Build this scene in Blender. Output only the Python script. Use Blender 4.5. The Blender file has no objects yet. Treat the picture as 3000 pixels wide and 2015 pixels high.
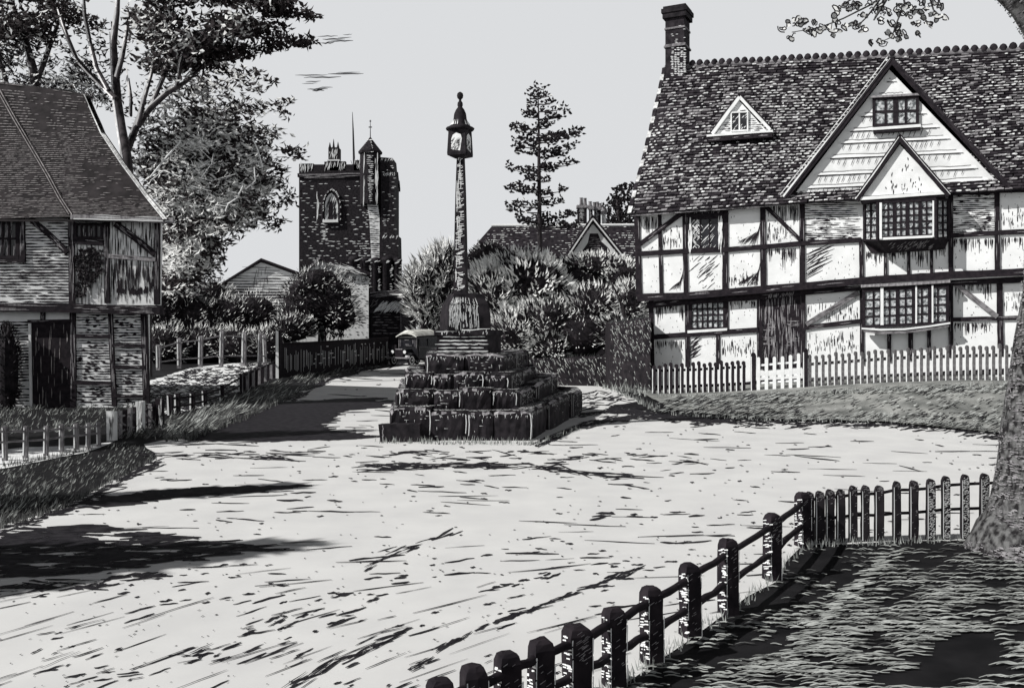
import bpy, math, random
from mathutils import Vector, noise, geometry
V = Vector
R = random.Random(11)
SC = bpy.context.scene
COL = SC.collection
F, CX, HY, EYE = 2600.0, 1500.0, 960.0, 2.2
CAM = V((0, 0, EYE))

def W(px, py, Y):
    """a point at depth Y in front of the viewpoint"""
    return V(((px - CX) / F * Y, Y, EYE - (py - HY) / F * Y))

def G(px, py, z=0.0):
    """a point on the level ground"""
    return W(px, py, (EYE - z) * F / (py - HY))

def sm(t):
    t = max(0.0, min(1.0, t)); return t * t * (3 - 2 * t)

def lerp(a, b, t): return a + (b - a) * t

EDGE = [(-60, 60), (3.6, 26), (3.75, 24.2), (6.1, 21.5), (8.7, 20.8), (10.1, 18.6), (14, 17.2), (60, 16.5)]
def edge_y(x):
    for (x0, y0), (x1, y1) in zip(EDGE, EDGE[1:]):
        if x <= x1: return lerp(y0, y1, max(0, (x - x0) / (x1 - x0)))
    return EDGE[-1][1]

def ground_h(x, y):
    if x < 3.7 or y < 16.5: return 0.0
    return 0.72 * sm((x - 3.7) / 10.0) * sm((y - edge_y(x)) / 5.0)

# ------------------------------------------------------------------ materials
MATS = {}
def mat(name, c1, c2, scale=4.0, rough=0.8, stretch=(1, 1, 1), lo=0.35, hi=0.65, spec=0.15, bump=0.0, detail=5.0):
    m = bpy.data.materials.new(name); m.use_nodes = True
    nt = m.node_tree; b = nt.nodes['Principled BSDF']
    tc = nt.nodes.new('ShaderNodeTexCoord'); mp = nt.nodes.new('ShaderNodeMapping')
    mp.inputs['Scale'].default_value = stretch
    nz = nt.nodes.new('ShaderNodeTexNoise'); nz.inputs['Scale'].default_value = scale; nz.inputs['Detail'].default_value = detail
    cr = nt.nodes.new('ShaderNodeValToRGB')
    cr.color_ramp.elements[0].position = lo; cr.color_ramp.elements[1].position = hi
    cr.color_ramp.elements[0].color = (*c1, 1); cr.color_ramp.elements[1].color = (*c2, 1)
    L = nt.links.new
    L(tc.outputs['Object'], mp.inputs['Vector']); L(mp.outputs['Vector'], nz.inputs['Vector'])
    L(nz.outputs['Fac'], cr.inputs['Fac']); L(cr.outputs['Color'], b.inputs['Base Color'])
    if bump:
        bp = nt.nodes.new('ShaderNodeBump'); bp.inputs['Strength'].default_value = bump; bp.inputs['Distance'].default_value = 0.02
        L(nz.outputs['Fac'], bp.inputs['Height']); L(bp.outputs['Normal'], b.inputs['Normal'])
    b.inputs['Roughness'].default_value = rough
    b.inputs['Specular IOR Level'].default_value = spec
    MATS[name] = m
    return m

def g(v, t=0.0): return (v * (1 + t * 0.3), v, v * (1 + t))
INK = mat('dark_weathered_oak', (0.010, 0.008, 0.011), (0.024, 0.019, 0.023), 9, stretch=(1, 1, 1))
STONE = mat('dark_mossy_stone', (0.008, 0.007, 0.009), (0.030, 0.026, 0.030), 6, bump=0.4)
CHALK = mat('pale_lime_wash', (0.74, 0.75, 0.75), (0.87, 0.88, 0.88), 3)
PLASTER = mat('white_plaster', (0.78, 0.79, 0.79), (0.88, 0.89, 0.89), 2.2, detail=8)
GREY = mat('grey_weathered_wood', (0.16, 0.15, 0.16), (0.36, 0.35, 0.36), 6, stretch=(3, 3, 1))
MID = mat('mid_grey_stone', (0.10, 0.095, 0.10), (0.26, 0.25, 0.26), 7)
TILE_D = mat('dark_clay_tile', (0.010, 0.008, 0.011), (0.035, 0.030, 0.035), 5)
TILE_M = mat('grey_clay_tile', (0.11, 0.105, 0.11), (0.33, 0.32, 0.33), 6)
TILE_L = mat('pale_lichened_tile', (0.36, 0.36, 0.36), (0.80, 0.81, 0.81), 9)
ROOF_L = mat('brown_old_tile', (0.014, 0.012, 0.013), (0.036, 0.031, 0.033), 3)
ROOF_S = mat('worn_tile_edge', (0.16, 0.15, 0.15), (0.36, 0.34, 0.34), 8)
ROAD = mat('pale_chalk_road', (0.66, 0.66, 0.655), (0.73, 0.73, 0.72), 1.4, detail=9, bump=0.08)
RUT_SHADE = mat('dark_earth_and_shade', (0.008, 0.007, 0.010), (0.028, 0.026, 0.030), 7)
TURF = mat('dark_turf', (0.005, 0.005, 0.006), (0.015, 0.0145, 0.016), 3.0, bump=0.3)
BLADE = mat('pale_dry_grass', (0.22, 0.23, 0.22), (0.56, 0.58, 0.56), 8)
BLADE2 = mat('grey_grass', (0.04, 0.04, 0.04), (0.17, 0.175, 0.17), 8)
BANKF = mat('grey_paled_wood', (0.05, 0.048, 0.05), (0.18, 0.175, 0.18), 8)
BANKG = mat('grey_bank_turf', (0.12, 0.125, 0.12), (0.34, 0.345, 0.33), 1.6, detail=9, bump=0.3)
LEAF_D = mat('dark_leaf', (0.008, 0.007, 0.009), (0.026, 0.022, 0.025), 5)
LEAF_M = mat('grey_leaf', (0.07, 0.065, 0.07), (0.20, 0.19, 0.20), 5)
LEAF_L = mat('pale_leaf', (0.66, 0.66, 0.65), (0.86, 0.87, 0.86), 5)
LEAF_B = mat('glare_lifted_leaf', (0.016, 0.013, 0.014), (0.050, 0.042, 0.044), 5)  # dark leaf made paler to paint a glare haze
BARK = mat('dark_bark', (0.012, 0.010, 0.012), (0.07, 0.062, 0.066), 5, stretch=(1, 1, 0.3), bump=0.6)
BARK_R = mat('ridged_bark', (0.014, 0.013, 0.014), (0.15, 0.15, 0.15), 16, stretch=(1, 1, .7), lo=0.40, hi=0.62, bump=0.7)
BARK_L = mat('painted_sunlit_bark', (0.60, 0.59, 0.59), (0.86, 0.85, 0.85), 6, stretch=(1, 1, 0.3), bump=0.4)
GLASS_D = mat('dark_old_glass', (0.010, 0.010, 0.013), (0.03, 0.03, 0.035), 5, rough=0.25, spec=0.4)
GLASS_L = mat('sky_lit_glass', (0.10, 0.11, 0.115), (0.62, 0.64, 0.65), 11, rough=0.3, spec=0.4, lo=0.4, hi=0.6)  # pale sky reflection put into the pane colour
IRON = mat('black_iron', (0.008, 0.008, 0.010), (0.02, 0.02, 0.024), 5, rough=0.5, spec=0.3)
CARBODY = mat('black_car_paint', (0.008, 0.008, 0.010), (0.016, 0.016, 0.02), 3, rough=0.35, spec=0.4)
CANVAS = mat('pale_canvas', (0.5, 0.5, 0.46), (0.78, 0.78, 0.74), 4)
CLOUDM = mat('dark_cloud_wisp', (0.03, 0.03, 0.034), (0.14, 0.14, 0.15), 0.1)

# ------------------------------------------------------------------ mesh builder
class MB:
    def __init__(s): s.v = []; s.f = []; s.m = []; s.sm = []
    def add(s, vs, fs, mi=0, smooth=False):
        o = len(s.v); s.v.extend(vs)
        for f in fs:
            s.f.append(tuple(i + o for i in f)); s.m.append(mi); s.sm.append(smooth)
    def quad(s, a, b, c, d, mi=0): s.add([a, b, c, d], [(0, 1, 2, 3)], mi)
    def tri(s, a, b, c, mi=0): s.add([a, b, c], [(0, 1, 2)], mi)
    def box(s, c, ax, ay, az, mi=0, jit=0.0):
        vs = []
        for z in (-1, 1):
            for y in (-1, 1):
                for x in (-1, 1):
                    p = c + ax * x + ay * y + az * z
                    if jit: p = p + V((R.uniform(-jit, jit), R.uniform(-jit, jit), R.uniform(-jit, jit)))
                    vs.append(p)
        s.add(vs, [(0, 2, 3, 1), (4, 5, 7, 6), (0, 1, 5, 4), (2, 6, 7, 3), (0, 4, 6, 2), (1, 3, 7, 5)], mi)
    def abox(s, x0, x1, y0, y1, z0, z1, mi=0):
        s.box(V(((x0 + x1) / 2, (y0 + y1) / 2, (z0 + z1) / 2)), V(((x1 - x0) / 2, 0, 0)), V((0, (y1 - y0) / 2, 0)), V((0, 0, (z1 - z0) / 2)), mi)
    def prism(s, poly, ext, mi=0, side=None):
        n = len(poly); side = mi if side is None else side
        vs = list(poly) + [p + ext for p in poly]
        s.add(vs, [tuple(range(n)), tuple(range(2 * n - 1, n - 1, -1))], mi)
        s.add(vs, [(i, i + n, (i + 1) % n + n, (i + 1) % n) for i in range(n)], side)
    def loft(s, A, B, mi=0):
        n = len(A); s.add(list(A) + list(B), [(i, (i + 1) % n, (i + 1) % n + n, i + n) for i in range(n)], mi)
    def tube(s, path, rad, n=8, mi=0, cap=True, jit=0.0):
        if not isinstance(rad, (list, tuple)): rad = [rad] * len(path)
        rings = []; ref = None
        for i, p in enumerate(path):
            t = (path[min(i + 1, len(path) - 1)] - path[max(i - 1, 0)]).normalized()
            if ref is None: ref = V((1, 0, 0)) if abs(t.x) < 0.8 else V((0, 1, 0))
            a = (ref - t * ref.dot(t)).normalized(); b = t.cross(a); ref = a
            rings.append([p + (a * math.cos(k * 2 * math.pi / n) + b * math.sin(k * 2 * math.pi / n)) * rad[i] * (1 + R.uniform(-jit, jit)) for k in range(n)])
        vs = [q for r in rings for q in r]; fs = []
        for i in range(len(path) - 1):
            for k in range(n):
                fs.append((i * n + k, i * n + (k + 1) % n, (i + 1) * n + (k + 1) % n, (i + 1) * n + k))
        s.add(vs, fs, mi, True)
        if cap:
            s.add(rings[0], [tuple(range(n))[::-1]], mi); s.add(rings[-1], [tuple(range(n))], mi)
    def lathe(s, c, prof, n=16, mi=0, rot=0.0, smooth=True, sx=1.0, sy=1.0):
        vs = []; fs = []
        for r, z in prof:
            for k in range(n):
                a = rot + k * 2 * math.pi / n
                vs.append(c + V((r * math.cos(a) * sx, r * math.sin(a) * sy, z)))
        for i in range(len(prof) - 1):
            for k in range(n):
                fs.append((i * n + k, i * n + (k + 1) % n, (i + 1) * n + (k + 1) % n, (i + 1) * n + k))
        s.add(vs, fs, mi, smooth)
        s.add(vs[:n], [tuple(range(n))[::-1]], mi); s.add(vs[-n:], [tuple(range(n))], mi)
    def leaf(s, p, d, side, L, w, mi=0, bend=0.15):
        up = d.cross(side)
        s.add([p, p + d * L * 0.45 + side * w * 0.5 + up * L * bend, p + d * L, p + d * L * 0.45 - side * w * 0.5 + up * L * bend], [(0, 1, 2, 3)], mi)
    def build(s, name, mats, parent=None, loc=None):
        base = V((0, 0, 0))
        o = parent
        while o is not None: base = base + o.location; o = o.parent
        if loc is not None: base = base + loc
        me = bpy.data.meshes.new(name)
        me.from_pydata([tuple(p - base) for p in s.v], [], s.f)
        for m in (mats if isinstance(mats, (list, tuple)) else [mats]): me.materials.append(m)
        me.polygons.foreach_set('material_index', s.m); me.polygons.foreach_set('use_smooth', s.sm)
        me.update()
        ob = bpy.data.objects.new(name, me); COL.objects.link(ob)
        if parent is not None: ob.parent = parent
        if loc is not None: ob.location = loc
        return ob

def tag(o, label, cat, group=None, kind=None):
    if label: o['label'] = label
    if cat: o['category'] = cat
    if group: o['group'] = group
    if kind: o['kind'] = kind
    return o

def thing(name, label, cat, loc, group=None):
    o = bpy.data.objects.new(name, None); COL.objects.link(o); o.location = loc; o.empty_display_size = 0.3
    return tag(o, label, cat, group)

def place_copy(src, parent, loc, scale=None):
    c = src.copy(); COL.objects.link(c); c.parent = parent; c.location = loc
    if scale: c.scale = scale
    return c

# ------------------------------------------------------------------ planes and engraved strokes
class PL:
    """a real plane in space; pix() finds where on it a mark of the drawing sits"""
    def __init__(s, O, n):
        s.O = O; s.n = n.normalized()
        if s.n.dot(O - CAM) > 0: s.n = -s.n
    def pix(s, px, py, off=0.0):
        d = V(((px - CX) / F, 1.0, -(py - HY) / F))
        t = (s.O + s.n * off - CAM).dot(s.n) / d.dot(s.n)
        return CAM + d * t
def plane3(a, b, c): return PL(a, (b - a).cross(c - a))

class GROUND:
    n = V((0, 0, 1))
    def pix(s, px, py, off=0.0): return G(px, py, off)
GR = GROUND()

def stroke(mb, pl, pts, w, off=0.006, mi=0, taper=True, wob=0.0):
    """one hand-cut mark lying on a plane: tapered ribbon"""
    n = len(pts); A = []; B = []
    off = off + R.random() * 0.004
    for i, (x, y) in enumerate(pts):
        x0, y0 = pts[max(0, i - 1)]; x1, y1 = pts[min(n - 1, i + 1)]
        dx, dy = x1 - x0, y1 - y0; l = math.hypot(dx, dy) or 1
        t = i / (n - 1)
        ww = w * 0.5 * ((0.15 + 0.85 * math.sin(math.pi * (0.08 + 0.84 * t))) if taper else 1)
        ww *= 1 + R.uniform(-wob, wob)
        A.append(pl.pix(x - dy / l * ww, y + dx / l * ww, off)); B.append(pl.pix(x + dy / l * ww, y - dx / l * ww, off))
    mb.add(A + B, [(i, i + 1, n + i + 1, n + i) for i in range(n - 1)], mi)

def line(x0, y0, x1, y1, n=4, wob=1.0):
    out = []
    for i in range(n):
        t = i / (n - 1); e = 0 if i in (0, n - 1) else R.uniform(-wob, wob)
        dx, dy = x1 - x0, y1 - y0; l = math.hypot(dx, dy) or 1
        out.append((lerp(x0, x1, t) - dy / l * e, lerp(y0, y1, t) + dx / l * e))
    return out

def inpoly(x, y, P):
    c = False; n = len(P); j = n - 1
    for i in range(n):
        xi, yi = P[i]; xj, yj = P[j]
        if (yi > y) != (yj > y) and x < (xj - xi) * (y - yi) / (yj - yi) + xi: c = not c
        j = i
    return c

def sample(P, n):
    xs = [p[0] for p in P]; ys = [p[1] for p in P]; out = []; k = 0
    while len(out) < n and k < n * 40:
        k += 1
        x = R.uniform(min(xs), max(xs)); y = R.uniform(min(ys), max(ys))
        if inpoly(x, y, P): out.append((x, y))
    return out

def hatch(mb, pl, P, ang, n, L, w, off=0.006, mi=0, dens=None, rows=0.0):
    """fill a shape on a plane with short marks at one angle (degrees, picture-wise up to the right)"""
    a = math.radians(ang); dx, dy = math.cos(a), -math.sin(a)
    for x, y in sample(P, n):
        if rows: y = round(y / rows) * rows + R.uniform(-1, 1)
        if dens and R.random() > dens(x, y): continue
        l = L * R.uniform(0.5, 1.4) / 2
        stroke(mb, pl, line(x - dx * l, y - dy * l, x + dx * l, y + dy * l, 3, 0.8), w * R.uniform(0.7, 1.3), off, mi)

def nz(x, y, s, seed=0.0): return noise.noise(V((x * s, y * s, seed * 7.3)))

def beam(mb, pl, pts, w, off=0.06, thick=0.10, mi=0, rough=0.08):
    """hewn timber: wavering edges, real thickness"""
    P = []
    for (x0, y0), (x1, y1) in zip(pts, pts[1:]):
        k = max(2, int(math.hypot(x1 - x0, y1 - y0) / 25))
        for i in range(k): P.append((lerp(x0, x1, i / k), lerp(y0, y1, i / k)))
    P.append(pts[-1])
    n = len(P); A = []; B = []
    off = off + R.random() * 0.012
    for i, (x, y) in enumerate(P):
        x0, y0 = P[max(0, i - 1)]; x1, y1 = P[min(n - 1, i + 1)]
        dx, dy = x1 - x0, y1 - y0; l = math.hypot(dx, dy) or 1
        wa = w * 0.5 * (1 + R.uniform(-rough, rough)); wb = w * 0.5 * (1 + R.uniform(-rough, rough))
        A.append(pl.pix(x - dy / l * wa, y + dx / l * wa, off)); B.append(pl.pix(x + dy / l * wb, y - dx / l * wb, off))
    bk = -pl.n * thick
    vs = A + B + [p + bk for p in A] + [p + bk for p in B]
    fs = []
    for i in range(n - 1):
        fs += [(i, i + 1, n + i + 1, n + i), (i, 2 * n + i, 2 * n + i + 1, i + 1), (n + i, n + i + 1, 3 * n + i + 1, 3 * n + i)]
    fs += [(0, n, 3 * n, 2 * n), (n - 1, 3 * n - 1, 4 * n - 1, 2 * n - 1)]
    mb.add(vs, fs, mi)
    return off

def grain(mb, pl, pts, w, off, mi=1, n=3):
    """a few pale grain cracks on a timber"""
    for _ in range(n):
        i = R.randrange(len(pts) - 1); (x0, y0), (x1, y1) = pts[i], pts[i + 1]
        t0 = R.uniform(0, 0.7); t1 = t0 + R.uniform(0.12, 0.3)
        dx, dy = x1 - x0, y1 - y0; l = math.hypot(dx, dy) or 1; e = R.uniform(-0.38, 0.38) * w
        q = lambda t: (lerp(x0, x1, t) - dy / l * e, lerp(y0, y1, t) + dx / l * e)
        a, b = q(t0), q(min(1, t1))
        stroke(mb, pl, line(a[0], a[1], b[0], b[1], 4, 0.6), 1.8, off + 0.003, mi)

def timber(pl, parent, kind, pts, w, off=0.06, thick=0.10, mats=None, gr=3):
    mb = MB(); o = beam(mb, pl, pts, w, off, thick); grain(mb, pl, pts, w, o, 1, gr)
    return mb.build(kind, mats or [INK, GREY], parent)

def rect(x0, y0, x1, y1, tilt=0.0):
    """picture-wise rectangle whose horizontals climb by tilt per unit x"""
    return [(x0, y1), (x1, y1 - tilt * (x1 - x0)), (x1, y0 - tilt * (x1 - x0)), (x0, y0)]

def window(pl, parent, x0, y0, x1, y1, nx, ny, tilt=0.06, off=0.02, fw=7, bw=3.5, glass=None, frame=None, hatchn=10, muls=(), name='window'):
    q = lambda x, y, o: pl.pix(x, y - tilt * (x - x0), o)
    fr = MB(); t = 0.06
    def bar(ax, ay, bx, by, o):
        fr.prism([q(ax, ay, o), q(bx, ay, o), q(bx, by, o), q(ax, by, o)], -pl.n * t)
    bar(x0, y0, x1, y0 + fw, off + .05); bar(x0, y1 - fw, x1, y1, off + .05)
    bar(x0, y0 + fw, x0 + fw, y1 - fw, off + .047); bar(x1 - fw, y0 + fw, x1, y1 - fw, off + .047)
    ob = fr.build(name, [frame or INK], parent)
    gl = MB(); gl.prism([q(x0 + 2, y0 + 2, off), q(x1 - 2, y0 + 2, off), q(x1 - 2, y1 - 2, off), q(x0 + 2, y1 - 2, off)], -pl.n * 0.015)
    class T:
        n = pl.n
        def pix(s, px, py, o=0.0): return q(px, py, o)
    if hatchn:
        hatch(gl, T(), [(x0 + fw, y0 + fw), (x1 - fw, y0 + fw), (x1 - fw, y1 - fw), (x0 + fw, y1 - fw)], 45, hatchn, 14, 2.2, off + .003, 1)
    gl.build('glass', [glass or GLASS_D, CHALK if (glass is not GLASS_L) else INK], ob)
    br = MB()
    for i in range(1, nx):
        x = lerp(x0 + fw, x1 - fw, i / nx); w = bw * (2.2 if i in muls else 1)
        br.prism([q(x - w / 2, y0 + fw, off + .03), q(x + w / 2, y0 + fw, off + .03), q(x + w / 2, y1 - fw, off + .03), q(x - w / 2, y1 - fw, off + .03)], -pl.n * 0.03)
    for j in range(1, ny):
        y = lerp(y0 + fw, y1 - fw, j / ny)
        br.prism([q(x0 + fw, y - bw / 2, off + .026), q(x1 - fw, y - bw / 2, off + .026), q(x1 - fw, y + bw / 2, off + .026), q(x0 + fw, y + bw / 2, off + .026)], -pl.n * 0.03)
    if br.v: br.build('glazing_bars', [frame or INK], ob)
    return ob

# ------------------------------------------------------------------ foliage
def rdir():
    z = R.uniform(-1, 1); a = R.uniform(0, 2 * math.pi); r = math.sqrt(1 - z * z)
    return V((r * math.cos(a), r * math.sin(a), z))

def hside(d):
    """leaves turn their faces to the light"""
    h = (-sd + rdir() * .5 + V((0, -.45, 0))).normalized(); s = d.cross(h)
    return s.normalized() if s.length > 1e-4 else V((1, 0, 0))

def tuft(mb, p, out, n, L, w, spread, light, up=0.2):
    """a clump of leaves round p leaning to 'out'"""
    for _ in range(n):
        q = p + V((R.gauss(0, spread), R.gauss(0, spread * 0.8), R.gauss(0, spread * 0.55)))
        d = (out + rdir() * 0.8 + V((0, 0, up))).normalized(); s = hside(d)
        r = R.random(); mi = 2 if r < light else (1 if r < light * 1.6 + 0.05 else 0)
        mb.leaf(q, d, s, L * R.uniform(0.6, 1.3), w * R.uniform(0.7, 1.3), mi)

def lump(mb, c, rx, ry, rz, seed, mi=0, nu=14, nv=9, amp=0.22):
    """lumpy closed mass of inner leaves"""
    vs = []; fs = []
    for j in range(nv + 1):
        ph = math.pi * j / nv
        for i in range(nu):
            a = 2 * math.pi * i / nu
            d = V((math.sin(ph) * math.cos(a), math.sin(ph) * math.sin(a), math.cos(ph)))
            k = 1 + amp * noise.noise(d * 2.3 + V((seed, seed * 1.7, 0)))
            vs.append(c + V((d.x * rx * k, d.y * ry * k, d.z * rz * k)))
    for j in range(nv):
        for i in range(nu):
            fs.append((j * nu + i, j * nu + (i + 1) % nu, (j + 1) * nu + (i + 1) % nu, (j + 1) * nu + i))
    mb.add(vs, fs, mi)

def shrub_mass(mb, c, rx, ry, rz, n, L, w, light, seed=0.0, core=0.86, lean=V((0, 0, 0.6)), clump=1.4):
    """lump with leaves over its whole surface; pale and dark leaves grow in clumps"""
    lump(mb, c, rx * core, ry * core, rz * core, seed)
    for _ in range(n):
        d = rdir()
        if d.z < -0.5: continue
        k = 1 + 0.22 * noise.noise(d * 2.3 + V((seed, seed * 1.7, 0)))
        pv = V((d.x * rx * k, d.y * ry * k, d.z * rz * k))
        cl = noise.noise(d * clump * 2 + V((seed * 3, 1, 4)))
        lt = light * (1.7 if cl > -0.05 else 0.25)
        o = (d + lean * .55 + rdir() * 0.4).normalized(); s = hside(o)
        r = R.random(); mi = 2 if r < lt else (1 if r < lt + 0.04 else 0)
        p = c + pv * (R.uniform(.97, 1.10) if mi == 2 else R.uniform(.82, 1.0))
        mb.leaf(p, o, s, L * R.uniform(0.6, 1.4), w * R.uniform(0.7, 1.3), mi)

def blades(mb, pts, h, w, mi=0, lean=0.3, n=3):
    for p in pts:
        for _ in range(n):
            q = p + V((R.uniform(-.05, .05), R.uniform(-.05, .05), 0)); d = V((R.uniform(-lean, lean), R.uniform(-lean, lean), 1)).normalized()
            s = V((1, R.uniform(-.4, .4), 0)).normalized()
            hh = h * R.uniform(.5, 1.3)
            mb.add([q - s * w / 2, q + s * w / 2, q + d * hh], [(0, 1, 2)], mi)
# ================================================================== camera, sky, sun
cam = bpy.data.cameras.new('camera'); co = bpy.data.objects.new('camera', cam); COL.objects.link(co)
co.location = CAM; co.rotation_euler = (math.pi / 2, 0, 0)
cam.sensor_width = 36; cam.lens = 36 * F / 3000; cam.shift_y = (HY - 1007.5) / 3000; cam.clip_end = 5000
SC.camera = co
SUN_AZ, SUN_EL = math.radians(21), math.radians(39)
sd = V((math.cos(SUN_AZ) * math.cos(SUN_EL), math.sin(SUN_AZ) * math.cos(SUN_EL), -math.sin(SUN_EL)))
sun = bpy.data.lights.new('sun', 'SUN'); sun.energy = 4.5; sun.angle = math.radians(0.5); sun.color = (1.0, 0.985, 0.96)
so = bpy.data.objects.new('sun', sun); COL.objects.link(so); so.rotation_euler = sd.to_track_quat('-Z', 'Y').to_euler()
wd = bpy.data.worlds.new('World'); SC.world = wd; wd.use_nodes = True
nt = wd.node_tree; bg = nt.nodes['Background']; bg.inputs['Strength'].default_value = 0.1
sky = nt.nodes.new('ShaderNodeTexSky'); sky.sky_type = 'NISHITA'; sky.sun_disc = False
sky.sun_elevation = SUN_EL; sky.sun_rotation = math.atan2(-math.cos(SUN_AZ), -math.sin(SUN_AZ)); sky.dust_density = 3
bw = nt.nodes.new('ShaderNodeRGBToBW')
tc = nt.nodes.new('ShaderNodeTexCoord'); sx = nt.nodes.new('ShaderNodeSeparateXYZ')
cr = nt.nodes.new('ShaderNodeValToRGB')       # white haze low down, darkened overhead to deepen the cast shadows
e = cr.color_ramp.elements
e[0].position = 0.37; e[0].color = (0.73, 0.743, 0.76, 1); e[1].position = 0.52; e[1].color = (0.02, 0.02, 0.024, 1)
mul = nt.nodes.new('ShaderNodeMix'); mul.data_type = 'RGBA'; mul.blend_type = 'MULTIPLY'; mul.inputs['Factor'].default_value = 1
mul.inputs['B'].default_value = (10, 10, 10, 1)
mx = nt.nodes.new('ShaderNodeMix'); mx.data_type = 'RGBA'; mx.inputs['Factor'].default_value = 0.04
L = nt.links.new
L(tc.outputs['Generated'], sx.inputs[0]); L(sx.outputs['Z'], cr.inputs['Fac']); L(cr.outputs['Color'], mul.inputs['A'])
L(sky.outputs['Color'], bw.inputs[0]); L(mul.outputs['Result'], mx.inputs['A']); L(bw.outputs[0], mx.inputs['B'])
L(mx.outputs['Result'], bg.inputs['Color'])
SC.view_settings.view_transform = 'Standard'; SC.view_settings.look = 'None'; SC.view_settings.exposure = 0; SC.view_settings.gamma = 1

# ================================================================== ground and road
xs = [-1500, -500, -200, -100, -60] + [x for x in range(-40, 41)] + [60, 100, 200, 500, 1500]
ys = [-100, -40, -10] + [y for y in range(-4, 62)] + [80, 120, 250, 600, 1500]
gm = MB(); gm.v = [V((x, y, ground_h(x, y) - .14 * sm(ground_h(x, y) / .08))) for y in ys for x in xs]; n = len(xs)
for j in range(len(ys) - 1):
    for i in range(n - 1):
        gm.f.append((j * n + i, j * n + i + 1, (j + 1) * n + i + 1, (j + 1) * n + i)); gm.m.append(0); gm.sm.append(True)
tag(gm.build('ground', TURF), None, None, kind='structure')

def flat_patch(name, pts, z, material, jit=0.05, step=0.5, build=True):
    P = []
    for a, b in zip(pts, pts[1:] + pts[:1]):
        k = max(1, int((b - a).length / step))
        for i in range(k):
            q = a.lerp(b, i / k); P.append(V((q.x + R.uniform(-jit, jit), q.y + R.uniform(-jit, jit), z)))
    mb = MB(); tris = geometry.tessellate_polygon([P])
    mb.add(P, [tuple(t) for t in tris])
    return mb.build(name, material)

road = [V((-30, -8, 0)), V((-30, 6.2, 0)), G(-150, 1570), G(0, 1545), G(200, 1480), G(330, 1410), G(460, 1340), G(415, 1302), G(475, 1290),
        G(560, 1284), G(700, 1232), G(800, 1186), G(870, 1152), G(960, 1104), G(1050, 1079), G(1150, 1067), G(1260, 1060), G(1420, 1064),
        G(1500, 1105), G(1620, 1128), G(1720, 1122), G(1800, 1142), G(1870, 1175), G(1780, 1192), G(1960, 1214), G(2050, 1226), G(2250, 1234), G(2600, 1240), G(2800, 1250),
        G(2950, 1280), V((16, 16.8, 0)), V((60, 16, 0)), V((60, 9.7, 0)), G(2900, 1578), G(2350, 1598), G(2261, 1700), G(2133, 1800), G(2022, 1866),
        G(1909, 1946), G(1799, 2020), G(1691, 2085), G(1583, 2150), G(1490, 2215), V((-0.25, 4.2, 0)), V((-1.2, 2.5, 0)), V((-2, -8, 0))]
tag(flat_patch('road', road, 0.006, ROAD), None, None, kind='structure')
tag(flat_patch('garden_path', [G(-80, 1330), G(60, 1312), G(255, 1305), G(335, 1294), G(255, 1326), G(0, 1376), G(-80, 1390)], 0.008, CHALK), None, None, kind='structure')
tag(flat_patch('pavement', [G(420, 1122), G(560, 1078), G(700, 1062), G(812, 1058), G(812, 1098), G(690, 1150), G(600, 1192), G(500, 1216), G(440, 1200)], 0.008, CHALK, 0.1), None, None, kind='structure')

# ruts and chips on the road: small dark marks of earth and painted shade lying on it
rm = MB()
ROADPX = [(-20, 1540), (200, 1482), (460, 1340), (560, 1290), (700, 1236), (900, 1150), (1050, 1085), (1240, 1064), (1110, 1300), (1580, 1300), (1800, 1230),
          (2250, 1240), (2600, 1246), (2950, 1290), (2900, 1560), (2350, 1580), (2130, 1770), (1880, 1930), (1700, 2020), (-20, 2020)]
def road_mark(x, y, L, w, ang): 
    a = math.radians(ang); dx, dy = math.cos(a) * L / 2, -math.sin(a) * L / 2
    stroke(rm, GR, line(x - dx, y - dy, x + dx, y + dy, 5, w * 0.35), w, 0.010, 0, wob=0.45)
def road_ang(x, y):
    a = 21 * sm((y - 1520) / 450) * (1 - 0.4 * sm((x - 1500) / 500))
    if y < 1480: a = -2 + 6 * sm((900 - x) / 600)
    return a
for x, y in sample(ROADPX, 760):
    if nz(x, y * 2.2, 0.004, 1) < -0.02 and R.random() < 0.85: continue
    s = 0.35 + 0.65 * sm((y - 1100) / 700)
    road_mark(x, y, R.choice([14, 22, 34, 50, 85]) * (0.5 + s * .6), R.uniform(1.6, 3.8) * (0.45 + s * .9), road_ang(x, y) + R.gauss(0, 4))
for x, y in sample(ROADPX, 700): road_mark(x, y, R.uniform(3, 10), R.uniform(1.2, 2.4), road_ang(x, y))
def rutline(P, dens, w, L, spread, ang=None):
    for (x0, y0), (x1, y1) in zip(P, P[1:]):
        l = math.hypot(x1 - x0, y1 - y0); an = math.degrees(math.atan2(y0 - y1, x1 - x0))
        for _ in range(int(l * dens)):
            t = R.random(); road_mark(lerp(x0, x1, t) + R.gauss(0, spread), lerp(y0, y1, t) + R.gauss(0, spread * .6), L * R.uniform(.4, 1.4), w * R.uniform(.3, .95), (an if ang is None else ang) + R.gauss(0, 6))
rutline([(1275, 1905), (1420, 1832), (1560, 1782), (1665, 1742), (1800, 1690), (1890, 1655)], 0.11, 7, 45, 4)
rutline([(850, 2010), (960, 1950), (1080, 1890), (1180, 1850)], 0.08, 7, 70, 14)
rutline([(1180, 1975), (1280, 1920)], 0.08, 5, 50, 8)
rutline([(1030, 1680), (1110, 1640), (1210, 1600), (1310, 1562)], 0.07, 5, 50, 10)
rutline([(1060, 1370), (1330, 1362), (1560, 1365), (1700, 1385), (1860, 1395)], 0.10, 5, 90, 7)
rutline([(1420, 1730), (1500, 1715), (1640, 1680)], 0.05, 6, 50, 10)
rutline([(560, 1920), (760, 1850), (900, 1790)], 0.05, 7, 50, 22)
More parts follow.
